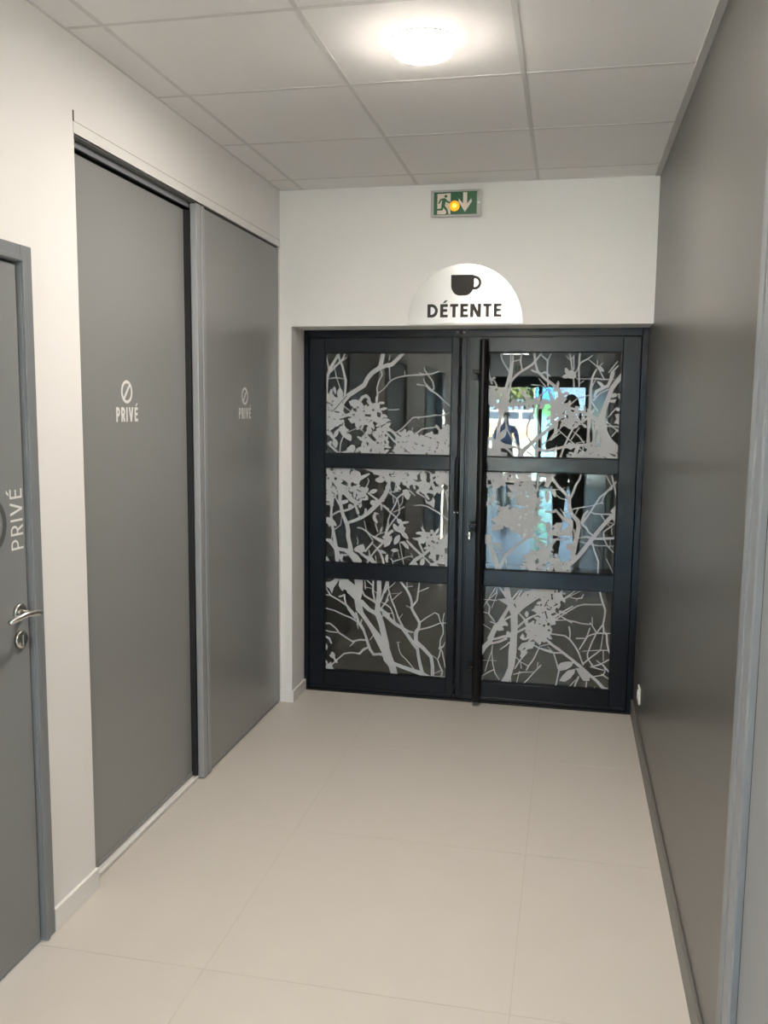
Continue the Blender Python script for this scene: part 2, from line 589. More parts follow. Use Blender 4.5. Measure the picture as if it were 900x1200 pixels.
# lining of the closet behind the sliding doors
def shell(name, x0, x1, y0, y1, z0, z1, t, material, open_side=None, label=None):
    bm = bmesh.new()
    vs = [[bm.verts.new((x, y, z)) for x in (a[0], a[1]) for y in (a[2], a[3]) for z in (a[4], a[5])]
          for a in ((x0, x1, y0, y1, z0, z1), (x0 - t, x1 + t, y0 - t, y1 + t, z0 - t, z1 + t))]
    fs = {'-x': (0, 1, 3, 2), '+x': (4, 6, 7, 5), '-y': (0, 4, 5, 1), '+y': (2, 3, 7, 6), '-z': (0, 2, 6, 4), '+z': (1, 5, 7, 3)}
    for k, f in fs.items():
        if k == open_side:
            for q in range(4):
                a, b = f[q], f[(q + 1) % 4]
                bm.faces.new([vs[0][a], vs[0][b], vs[1][b], vs[1][a]])
            continue
        for s in (0, 1):
            bm.faces.new([vs[s][i] for i in f])
    return tag(from_bm(name, bm, material), label, kind='structure')
shell('wall_closet', -.62, -.142, 2.50, 4.55, -.01, 2.46, .05, M['room_wall'], '+x', 'dark lining inside the sliding closet')
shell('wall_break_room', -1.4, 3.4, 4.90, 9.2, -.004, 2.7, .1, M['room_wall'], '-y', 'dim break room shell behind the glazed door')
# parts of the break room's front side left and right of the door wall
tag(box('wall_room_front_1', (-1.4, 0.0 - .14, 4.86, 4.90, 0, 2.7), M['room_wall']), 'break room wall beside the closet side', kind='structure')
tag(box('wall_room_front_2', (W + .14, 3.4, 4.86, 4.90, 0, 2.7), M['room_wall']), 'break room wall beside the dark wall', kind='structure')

# ---- floor: slab and large tiles with fine joints
floor = box('floor', (-.14, W + .14, YB - .2, 4.90, -.12, -.001), M['screed'])
tag(floor, 'beige large-format tiled corridor floor', kind='structure')
tag(box('floor_lobby', (XB - .14, -.14, YB - .2, YL + .14, -.12, -.001), M['screed']), 'polished floor of the lobby by the entrance', kind='structure')
tile_cache = {}
def slab_tile(name, x0, x1, y0, y1, z0, z1, material, parent, bev):
    key = (name, round(x1 - x0, 3), round(y1 - y0, 3), material.name)
    c = ((x0 + x1) / 2, (y0 + y1) / 2, (z0 + z1) / 2)
    if key not in tile_cache:
        o = box(name, (x0, x1, y0, y1, z0, z1), material, parent, bev)
        tile_cache[key] = o.data
        return o
    return link(name, tile_cache[key], None, parent, c)
J = 0.0008
xe = [-.022, .53, 1.41, W]
ye = [1.82, 2.225, 3.105, 3.985, DD + .1]
for a, b in zip(xe[:-1], xe[1:]):
    for c, d in zip(ye[:-1], ye[1:]):
        slab_tile('floor_tile', a + J, b - J, c + J, d - J, -.001, 0.0, M['floor'], floor, .0002)
y = 1.82
while y > YB + .05:
    y2 = max(YB, y - .88)
    for a, b in zip(xe[:-1], xe[1:]):
        slab_tile('floor_tile', a + J, b - J, y2 + J, y - J, -.001, 0.0, M['floor_polished'], floor, .0002)
    y = y2
for a, b in ((XB, -.65), (-.65, 0.0)):
    for c, d in ((YB, -8.43), (-8.43, -7.46), (-7.46, YL)):
        slab_tile('floor_tile', a + J, b - J, c + J, d - J, -.001, 0.0, M['floor_polished'], floor, .0002)

# ---- ceiling: slab, lay-in tiles, white runners
ceiling = box('ceiling', (-.14, W + .14, YB - .2, 4.90, H + .03, H + .45), M['slab'])
tag(ceiling, 'suspended ceiling of square white tiles in a grid', kind='structure')
tag(box('ceiling_lobby', (XB - .14, -.14, YB - .2, YL + .14, H, H + .45), M['ceil_tile']), 'plain white lobby ceiling by the entrance', kind='structure')
GX, GY = 0.124, 4.317
cx = [0.0, GX, GX + .6, GX + 1.2, W]
cy = [D] + [GY - .6 * k for k in range(0, 23)] + [YB]
for a, b in zip(cx[:-1], cx[1:]):
    for d, c in zip(cy[:-1], cy[1:]):
        if d - c < .02: continue
        slab_tile('ceiling_tile', a + .004, b - .004, c + .004, d - .004, H, H + .015, M['ceil_tile'], ceiling, .001)
for x in cx[1:4]:
    box('main_runner', (x - .008, x + .008, YB, D, H - .0012, H + .002), M['runner'], ceiling)
for yy in cy[1:-1]:
    box('cross_runner', (0, W, yy - .008, yy + .008, H - .0010, H + .0015), M['runner'], ceiling)
for n, (b, m) in enumerate([((0, .008, YL, D, H - .002, H + .002), 'runner'), ((W - .024, W, YB, D, H - .006, H + .002), 'wall_angle'),
                       ((0.008, W - .024, D - .010, D, H - .002, H + .002), 'runner')]):
    tag(box('trim_%d' % (n + 1), b, M[m]), ['thin pale ceiling edge strip along the white wall', 'dark grey ceiling edge strip along the dark wall',
        'thin pale ceiling edge strip above the exit sign'][n], kind='structure')

# ---- skirting boards
def skirt(name, pts, h, t, material, label):
    """pts: run along the wall as two corners of a box"""
    o = box(name, pts, material, None, .0015)
    return tag(o, label, kind='structure')
skirt('baseboard_left', (0, .012, 2.297, 2.555, 0, .072), 0, 0, M['white_trim'], 'white skirting between grey door and sliding closet')
bm = bmesh.new()
prof = [(0.0, D - .012), (XL + .012, D - .012), (XL + .012, DD), (XL, DD), (XL, D), (0.0, D)]
lo = [bm.verts.new((x, yy, 0)) for x, yy in prof]
hi = [bm.verts.new((x, yy, .062)) for x, yy in prof]
for i in range(6):
    bm.faces.new((lo[i], lo[(i + 1) % 6], hi[(i + 1) % 6], hi[i]))
bm.faces.new(lo[::-1]); bm.faces.new(hi)
tag(from_bm('baseboard_end', bm, M['white_trim']), 'white skirting round the narrow pier beside glazed door', kind='structure')
skirt('baseboard_right', (W - .011, W, 1.942, DD, 0, .085), 0, 0, M['dark_trim'], 'dark grey skirting along the dark wall')
skirt('baseboard_far_right', (W - .011, W, YB, .67, 0, .085), 0, 0, M['dark_trim'], 'dark grey skirting behind the viewer')
skirt('baseboard_far_left', (0, .012, YL, -1.38, 0, .072), 0, 0, M['white_trim'], 'white skirting toward the entrance')

# ================================================================== SLIDING CLOSET (left wall)
M['joint'] = mat('grey_gap_shade', (0.36, 0.34, 0.31), 0.8)  # tone of the shade line over the pelmet
closet = empty('trim_4', (0, 3.5, 2.43))
tag(closet, 'white pelmet and track over the sliding closet doors', kind='structure')
box('pelmet', (-.014, .003, 2.549, D - .001, 2.447, 2.4815), M['white_trim'], closet, .001)
box('gap_shade_line', (-.002, .0006, 2.549, D - .001, 2.4815, 2.4845), M['joint'], closet)  # thin strip coloured as the shade above the pelmet
box('track_divider', (-.036, -.031, 2.553, 4.497, 2.422, 2.447), M['frame_grey'], closet)
box('track_top', (-.10, -.004, 2.553, 4.497, 2.443, 2.4465), M['track_dark'], closet)
box('header_shade', (-.10, -.090, 2.553, 4.497, 2.36, 2.443), M['black'], closet)  # black sheet standing in for the shade under the header
box('edge_gap', (-.002, .0025, 2.5485, 2.5525, 2.482, 2.514), M['slit_brown'], closet)  # brown strip along the slit at the pelmet's near end
bt = tag(empty('trim_5', (0, 3.5, 0)), 'white floor track under the sliding closet doors', kind='structure')
for k, (a, b, h) in enumerate([(-.030, -.023, .014), (-.047, -.041, .014), (-.098, -.080, .014)]):
    box('track_rail', (a, b, 2.555, 4.497, 0, h), M['white_trim'], bt, .001)
box('track_bed', (-.098, -.023, 2.555, 4.497, 0, .007), M['white_trim'], bt)

def ban_sign(cx_, cz_, r, w):
    s = [arc(cx_, cz_, r, r, 0, 360, w, 40)]
    s.append(bar2(cx_ - r * .62, cz_ - r * .72, cx_ + r * .62, cz_ + r * .72, w))
    return s

def sliding(name, y0, y1, x_face, label, stile_left, yc):
    root = tag(empty(name, (x_face, (y0 + y1) / 2, .016)), label, kind='structure')
    box('panel', (x_face - .018, x_face, y0, y1, .008 if stile_left else .020, 2.436 if stile_left else 2.413), M['closet_grey'], root, .001)
    if stile_left:
        # moulded edge profile with a groove
        for k, (a, b, dx) in enumerate([(y0 - .030, y0 + .012, .009), (y0 + .014, y0 + .020, .004), (y0 + .022, y0 + .052, .010)]):
            box('edge_profile', (x_face - .020, x_face + dx, a, b, .006, 2.438), M['alu_grey'], root, .003)
        box('edge_profile', (x_face - .019, x_face + .003, y1 - .022, y1, .008, 2.436), M['closet_grey'], root, .002)
        box('floor_gap_shade', (x_face - .016, x_face - .006, y0, y1, .0005, .008), M['black'], root)  # black strip put in as the shade under the panel
        box('panel_edge_shade', (x_face - .046, x_face - .022, y0 - .038, y0 - .028, .018, 2.41), M['black'], root)  # black strip painting the shadow line beside the near panel
    if not stile_left:
        box('bottom_rail', (x_face - .020, x_face + .003, y0, y1, .015, .034), M['closet_grey'], root, .001)
    # round no-entry mark and PRIVÉ
    to3 = lambda u, v: (x_face + .0008, yc + u, v)
    flat_obj('round_mark', ban_sign(0, 1.670, .036, .011), (-.06, .06, 1.61, 1.73), .0012, to3, M['white_print'], root)
    txt = shift(text_shapes('PRIVÉ', .20, .160, .052, .16), -.080, 1.563)
    flat_obj('lettering', txt, (-.10, .10, 1.55, 1.65), .0012, to3, M['white_print'], root)
    return root
sliding('door_1', 2.553, 3.470, -.050, 'recessed near grey sliding closet panel with white ban mark and lettering', False, 2.938)
sliding('door_2', 3.478, 4.496, -.004, 'far grey sliding closet panel with pale edge profile and lettering', True, 4.000)

# ================================================================== GREY HINGED DOOR (left wall)
def hinged_door(name, y0, y1, label, full=True):
    """leaf between y0 and y1 in the left wall; latch side at y1"""
    root = tag(empty(name, (0, (y0 + y1) / 2, 0)), label, kind='structure')
    fr = empty('door_frame', (0, (y0 + y1) / 2, 0), root)
    for (a, b, z0, z1) in ((y1 + .006, y1 + .058, 0, 2.062), (y0 - .058, y0 - .006, 0, 2.062), (y0 - .006, y1 + .006, 2.014, 2.062)):
        box('frame_flange', (-.02, .010, a, b, z0, z1), M['frame_grey'], fr, .003)
    for (a, b, z0, z1) in ((y1 + .008, y1 + .024, 0.0, 2.031), (y0 - .024, y0 - .008, 0, 2.031), (y0 - .008, y1 + .008, 2.016, 2.031)):
        box('frame_bead', (.008, .0155, a, b, z0, z1), M['frame_grey'], fr, .003)
    box('leaf', (-.050, -.004, y0, y1, .007, 2.009), M['door_grey'], root, .0015)
    for (a, b, z0, z1) in ((y1, y1 + .006, 0, 2.015), (y0 - .006, y0, 0, 2.015), (y0, y1, 2.009, 2.014)):
        box('gasket', (-.045, -.016, a, b, z0, z1), M['black'], root)
    for z in ((.25, 1.60, 1.42, 1.78) if full else (.25, 1.1, 1.8)):
        if full and z == 1.42: z = 1.75
        elif full and z == 1.78: z = 1.02
        tube('hinge', [(.012, y0 - .003, z - .045), (.012, y0 - .003, z + .045)], .009, M['steel_dark'], root, 10)
    yh = y1 - .045
    hd = lathe('lever_handle', [(0, 0), (.026, 0), (.026, .008), (.023, .011), (0, .011)], (-.004, yh, 1.034), (1, 0, 0), M['steel'], root)
    bm = bmesh.new()
    pts = [(.004, yh, 1.034), (.040, yh, 1.034), (.060, yh - .002, 1.036), (.072, yh - .014, 1.040), (.073, yh - .035, 1.045),
           (.067, yh - .070, 1.047), (.058, yh - .100, 1.040), (.048, yh - .118, 1.033)]
    tube_bm(bm, pts, [.0085, .0085, .0085, .0085, .0085, .0085, .0080, .0075], 14)
    from_bm('lever', bm, M['steel'], hd, True)
    lk = lathe('lock_rose', [(0, 0), (.026, 0), (.026, .008), (.023, .011), (0, .011)], (-.004, yh, .955), (1, 0, 0), M['steel'], root)
    box('lock_cylinder', (.006, .013, yh - .005, yh + .005, .935, .968), M['steel_dark'], lk, .002)
    if full:
        # PRIVÉ running upward beside a dark no-entry emblem
        txt = text_shapes('PRIVÉ', .115, .172, .056, .20)
        to3 = lambda u, v: (-.0032, 2.226 - v, 1.214 + u)
        flat_obj('lettering', txt, (-.01, .19, -.01, .085), .001, to3, M['white_print'], root)
        to4 = lambda u, v: (-.0032, 2.070 + u, 1.295 + v)
        em = [arc(0, 0, .074, .074, 0, 360, .017, 48), bar2(-.050, -.054, .050, .054, .016)]
        flat_obj('emblem', em, (-.09, .09, -.09, .09), .0012, to4, M['emblem_dark'], root)
    return root
hinged_door('door_3', 1.380, 2.237, 'plain grey hinged door with steel lever and upright lettering')
hinged_door('door_6', -.612, .172, 'second grey hinged door on the white wall behind the viewer', full=False)

# ================================================================== GREY DOOR ON THE DARK WALL (right edge)
rd = tag(empty('door_4', (W, 1.35, 0)), 'grey door in a moulded grey frame on the dark wall', kind='structure')
fr = empty('door_frame', (W, 1.8, 0), rd)
def right_jamb(y_out, y_in):
    s = 1 if y_out > y_in else -1
    t = abs(y_out - y_in)
    f = [(0, .012), (.03, .012), (.034, .018), (.30, .018), (.34, .010), (.40, .010), (.44, .018), (.62, .018), (.66, .026), (.97, .026), (1.0, .022)]
    pts = [(W + .14, y_out)] + [(W - d, y_out - s * t * k) for k, d in f] + [(W + .14, y_in)]
    return pts
prism('jamb', right_jamb(1.935, 1.765), 2, 0, 2.20, M['frame_grey'], fr)
prism('jamb', right_jamb(.695, .865), 2, 0, 2.20, M['frame_grey'], fr)
box('frame_head', (W - .020, W + .14, .865, 1.765, 2.032, 2.20), M['frame_grey'], fr, .003)
box('leaf', (W - .012, W + .035, .874, 1.752, .007, 2.025), M['door_grey'], rd, .002)
box('gasket', (W - .010, W + .03, 1.752, 1.765, 0, 2.03), M['black'], rd)

# ================================================================== GLAZED DOUBLE DOOR
ff = tag(empty('trim_6', (.98, DD, 0)), 'anthracite aluminium outer frame of the glazed double door', kind='structure')
XR = W
def frame_piece(name, b, bev=.002):
    return box(name, b, M['anthracite'], ff, bev)
frame_piece('jamb', (XL, .088, DD, DD + .075, 0, ZL))
frame_piece('jamb', (1.864, XR, DD, DD + .075, 0, ZL))
frame_piece('frame_head', (.088, 1.864, DD, DD + .075, 2.002, ZL))
frame_piece('jamb_step', (.088, .102, DD + .010, DD + .075, .012, 2.002))
frame_piece('jamb_step', (1.850, 1.864, DD + .010, DD + .075, .012, 2.002))
frame_piece('head_step', (.102, 1.850, DD + .010, DD + .075, 1.988, 2.002))
box('threshold', (XL, XR, DD - .004, DD + .10, 0, .012), M['bar_black'], ff, .002)
for x in (.916, .950):
    lathe('screw_cap', [(0, 0), (.006, 0), (.005, .003), (0, .004)], (x, DD, 2.024), (0, -1, 0), M['white_plastic'], ff, 12)

ZROWS = [(.118, .662), (.748, 1.290), (1.364, 1.921)]
YF, YGL = DD + .006, DD + .028        # leaf face, outer glass face

DECALS = {
1: '''S 180,1918,7 189,1875,7 200,1829,10
S 256,1917,14 235,1880,15 206,1834,16 188,1783,17 185,1743,18 185,1692,15
S 251,1915,11 261,1880,11 277,1844,10 288,1799,12 296,1769,13 294,1728,11 290,1688,12
S 301,1895,6 269,1875,10 238,1849,11 211,1819,11
S 290,1915,7 282,1895,7 267,1875,7
S 227,1870,4 230,1839,4 243,1784,5 265,1723,4
S 196,1778,3 243,1785,6 291,1776,3
S 232,1829,3 243,1784,4
S 506,1919,19 496,1870,21 489,1845,23
S 534,1855,19 509,1845,21 484,1837,23 442,1809,23 417,1779,23 401,1744,23 360,1718,23 312,1688,24 276,1652,32 249,1616,37
S 489,1835,5 502,1800,5 484,1769,6 472,1729,7 477,1694,8 475,1654,7
S 535,1752,4 511,1724,5 482,1702,6
L 230,1738 238,1692 16
L 262,1730 265,1662 37
S 204,1692,5 228,1728,5
K 177,1682 201,1687 244,1677 270,1657 255,1616 228,1595 255,1590 276,1621 286,1591 260,1560 263,1524 250,1514 218,1516 178,1489
h 191,1646,5
h 215,1633,7
h 222,1656,5
h 217,1603,4
h 196,1538,3
C 302,1685,4 223,1600,4
K 323,1596 366,1617 408,1618 444,1643 486,1654 491,1623 518,1558 531,1533 529,1513 508,1522 466,1542 455,1547 445,1516 424,1526 392,1526 371,1515 353,1512 348,1540 329,1530 332,1556 308,1571 287,1565 271,1555 263,1570 302,1586
L 328,1662 402,1623 37
S 371,1648,16 391,1678,16 412,1686,16 428,1671,15 436,1638,12
P 313,1657 349,1660 386,1643 402,1623 360,1607 350,1622 323,1632
H 403,1584 439,1585 439,1570 408,1574
H 284,1626 302,1622 323,1596 308,1591 287,1601
H 473,1598 497,1593 492,1568 476,1573
H 334,1617 358,1617 360,1597 342,1602
h 302,1647,8
h 365,1622,6
h 452,1608,6
h 400,1602,5
h 379,1551,4
h 342,1581,6
S 281,1631,5 329,1596,5
C 265,1555,7 324,1568,7
P 260,1514 287,1524 303,1504 321,1497 300,1484 292,1468 271,1478 255,1493
L 255,1503 229,1451 23
L 260,1493 324,1438 21
L 292,1458 332,1464 32
L 319,1468 324,1435 21
S 282,1458,6 266,1416,6 264,1370,7
S 292,1473,4 329,1494,4 356,1506,4 382,1505,4 401,1485,4
L 199,1492 229,1441 21
L 229,1451 242,1395 32
L 213,1436 202,1405 16
S 194,1420,7 229,1390,10 256,1367,13
P 303,1394 330,1415 348,1413 354,1392 341,1371 309,1373
S 277,1370,11 309,1376,16
L 351,1371 388,1406 21
P 178,1383 191,1378 186,1365 178,1368
K 435,1516 450,1496 466,1491 487,1502 487,1461 472,1435 488,1410 488,1369 388,1367 404,1408 398,1434 372,1444 393,1465 409,1485
H 419,1475 445,1476 472,1445 462,1435 438,1453
H 414,1434 430,1424 420,1409
h 441,1384,7
S 492,1522,10 495,1471,8 493,1410,11 501,1372,13
K 513,1512 531,1518 534,1492 519,1472 529,1441 514,1441 527,1411 514,1395 530,1373 499,1372 503,1436 498,1446
L 466,1496 477,1461 21
S 618,1917,17 585,1884,19 555,1857,21 534,1850,21
S 544,1904,5 539,1880,5
S 540,1845,5 545,1775,5
S 535,1755,6 551,1770,6 581,1785,5 627,1795,6 689,1800,6 739,1803,6 775,1806,6 812,1820,4
S 626,1820,4 627,1795,4
S 734,1840,4 736,1827,5 755,1800,5 781,1766,5 789,1731,5 781,1719,7
S 706,1814,4 724,1805,4
S 730,1780,4 738,1758,5 761,1733,7 787,1709,6 804,1699,5
S 697,1750,7 720,1746,4 745,1742,5 766,1718,4 802,1699,4
S 804,1699,5 848,1659,5 884,1630,6
S 884,1605,5 850,1585,4 807,1584,4
S 804,1586,5 758,1577,5 707,1572,5 677,1571,5 651,1545,5 616,1509,6 580,1485,6 538,1508,7
S 702,1573,4 708,1560,4
S 537,1611,5 563,1610,5 596,1614,5
S 808,1522,5 770,1514,5 729,1510,6 703,1490,7 678,1464,8
S 538,1513,11 569,1483,11 606,1458,10 642,1438,10
S 538,1477,8 570,1442,10 596,1422,10
S 569,1483,7 596,1443,7
S 675,1515,4 663,1464,4
K 570,1417 596,1427 606,1443 616,1483 618,1504 629,1479 660,1504 647,1464 673,1469 693,1485 689,1459 709,1457 717,1478 737,1473 750,1478 760,1461 770,1478 816,1482 818,1502 841,1512 863,1535 856,1507 892,1520 895,1365 568,1366 586,1386 570,1401
H 611,1438 630,1438 624,1432
H 763,1466 781,1464 776,1453
H 678,1444 694,1429 692,1422
h 730,1417,4
h 810,1406,6
h 800,1386,6
h 754,1375,7
h 852,1440,2.6
h 799,1459,3
C 628,1400,4 661,1375,6''',
2: '''K 173,1290 331,1293 320,1260 310,1233 326,1213 310,1197 288,1217 270,1198 310,1181 315,1156 300,1139 278,1134 257,1138 251,1159 235,1148 246,1122 214,1100 187,1094 173,1104
h 219,1275,10
h 240,1224,8
h 275,1258,5
h 197,1225,8
h 186,1243,8
C 221,1200,8 238,1179,8
C 219,1147,5 235,1135,5
H 270,1198 291,1215 310,1202 297,1186
P 326,1260 347,1276 379,1264 389,1235 374,1194 347,1198 331,1224
S 384,1230,22 432,1255,9
P 373,1293 544,1295 545,1250 511,1244 479,1251 458,1253 453,1265 416,1277
L 466,1222 524,1224 32
K 326,1177 347,1188 379,1178 395,1184 422,1154 411,1132 390,1111 374,1121 364,1141 342,1151
S 283,1170,27 305,1140,32 332,1109,27 364,1089,22
H 278,1131 294,1129 297,1121 281,1110
C 363,1165,5 385,1155,6
P 278,1102 310,1108 316,1093 289,1082 273,1081
S 267,1154,22 265,1102,19 276,1050,19 284,1019,19 306,972,22 314,936,23 314,894,23 325,852,23 328,820,32
S 316,978,16 354,992,16 396,1012,18 433,1040,22 465,1072,24 491,1099,22 522,1141,19 542,1183,19
S 295,1045,12 327,1057,12 343,1068,11
S 219,1016,9 257,1039,10 289,1045,11
L 313,1062 340,1078 30
S 353,1079,14 364,1053,14 370,1035,16
S 369,1095,16 385,1080,16 380,1069,13
h 380,1087,5
S 427,1149,8 448,1134,9 470,1119,10
L 432,1149 482,1168 25
S 411,1169,4 432,1216,5 424,1231,5
L 438,1092 470,1098 32
L 480,1124 470,1082 22
L 491,1109 525,1108 14
S 502,1089,11 505,1058,8
S 496,1088,6 543,1062,10
L 457,1040 492,1031 11
L 455,1019 484,979 19
L 470,1041 460,999 18
S 471,978,6 485,932,6
S 386,1012,9 372,1019,5
S 415,1055,13 412,1034,11
S 208,1100,14 217,1058,12 214,1016,13 220,964,15 231,911,15 239,864,18 247,811,22 253,740,24
L 176,999 220,985 24
L 179,970 220,990 22
L 247,954 209,995 24
L 201,947 214,990 18
L 209,1000 203,968 41
S 233,935,6 271,963,5 276,1008,3
S 217,879,6 225,943,4
S 176,877,16 209,873,16 236,843,18 258,825,19 296,821,19 328,804,32 355,779,43 377,748,49
S 198,868,5 236,822,5
S 181,1083,13 198,1079,13
S 181,1057,5 184,999,5
S 241,1117,8 260,1081,8
P 174,782 193,777 218,738 174,739
L 277,802 275,760 19
S 253,812,13 280,754,13 302,742,16
L 280,792 315,793 12
P 350,832 366,846 403,860 408,845 414,824 387,802 371,812 350,816
S 366,854,4 371,875,4 365,896,4
S 414,819,9 456,873,9
S 407,992,4 418,940,4 440,904,6 456,884,6
S 368,951,5 392,949,6 424,929,8 456,905,6
S 456,905,11 498,885,19 525,876,22 545,903,25
S 467,900,5 488,919,4 524,931,4
L 498,922 511,964 12
S 544,981,11 532,923,14
S 444,788,9 483,838,9 520,876,11
S 456,863,5 483,838,6 499,817,9 515,781,12 521,745,14
L 483,827 534,814 19
S 393,802,13 441,772,16 484,743,16
S 420,745,9 441,778,8 435,825,5
S 473,795,5 479,748,5
P 403,797 452,789 473,763 452,752 420,782
C 388,746,6 404,771,6
C 404,744,6 420,769,5
P 526,782 546,809 546,762 534,761
K 516,1294 646,1294 645,1232 637,1191 627,1201 616,1221 596,1200 612,1180 617,1170 596,1174 580,1210 559,1219 549,1199 533,1214 540,1239 517,1239
h 551,1255,7
h 569,1256,3
h 585,1257,3
S 546,1214,19 539,1167,18 518,1125,18
K 646,1293 745,1292 714,1264 689,1243 679,1223 689,1213 712,1218 710,1198 674,1202 653,1191 637,1201 668,1238 683,1264 663,1253 647,1268
P 719,1265 735,1273 753,1265 756,1240 740,1222 722,1234
S 745,1280,5 770,1274,6 797,1249,6
K 715,1219 730,1214 736,1173 746,1204 776,1225 807,1241 801,1292 883,1292 886,1162 869,1172 879,1198 848,1217 838,1227 828,1222 807,1239 777,1190 757,1148 736,1153 715,1173
h 832,1273,4
h 862,1276,6
H 854,1200 874,1200 874,1182 862,1182
L 810,1231 841,1202 19
P 792,1193 838,1197 849,1177 829,1156 821,1171 808,1155 798,1137 793,1160
L 813,1191 831,1156 21
S 838,1191,8 865,1162,9 873,1121,9 878,1065,6
S 703,1159,7 747,1135,5
P 747,1133 768,1108 788,1119 793,1137 804,1119 800,1075 779,1093 755,1102
S 691,1087,3 730,1091,6 763,1084,6 805,1063,7 846,1039,8 878,1014,12
P 622,1170 648,1176 669,1146 659,1122 649,1117 633,1134
S 659,1171,8 695,1141,4
S 519,1079,12 550,1049,8 593,1014,8
S 628,1155,7 597,1128,7 581,1086,7 558,1044,6 543,997,7 536,934,8 520,902,8
S 549,1152,6 581,1130,6 597,1112,6 605,1077,6 606,1040,5 572,998,7 544,955,7 531,918,6
S 634,1078,5 603,1061,4 574,1047,5
S 625,1144,5 623,1103,4 603,1071,4
S 570,1132,5 573,1096,4
S 549,1204,5 560,1153,5
S 585,1205,4 575,1153,4
S 518,1162,5 549,1157,5 607,1164,3
L 664,995 609,984 16
L 593,1009 625,979 26
L 619,989 615,937 31
L 646,959 599,957 21
L 572,982 599,936 26
L 660,897 615,942 26
P 573,956 614,973 641,948 625,927 583,941
L 579,863 610,921 31
P 521,886 563,914 568,893 553,861 521,844
S 520,902,16 567,940,16
P 608,879 636,886 660,861 663,840 642,850 626,870
L 561,831 606,833 20
S 577,829,3 569,794,3
S 600,830,3 609,791,3
S 610,874,4 619,828,4 635,755,4
S 561,783,7 575,768,6 617,783,5 653,798,5 685,802,4
S 569,776,5 575,745,4
S 674,820,4 685,794,4
S 652,887,12 694,847,13 731,814,13
S 670,746,21 701,784,19 747,815,16 778,845,16
L 698,933 740,934 17
P 719,941 745,945 756,927 751,911 730,916
S 738,978,4 740,942,5
L 678,906 720,895 10
P 694,904 740,916 766,902 746,875 720,879 709,894
S 720,879,9 744,828,10
K 750,940 807,942 828,899 813,878 844,879 865,875 854,905 884,922 885,886 860,864 866,823 886,829 888,736 816,738 805,779 809,800 789,809 778,845 782,866 756,886 771,912 756,922
h 787,926,7
H 790,900 808,888 803,880
H 814,818 835,819 830,785 815,784
H 820,769 867,766 865,750 836,752
L 732,744 747,797 26
L 695,774 712,741 21
S 747,802,6 784,767,8 815,753,10
S 575,741,6 670,744,6
L 537,808 535,758 16
S 521,813,5 532,813,5''',
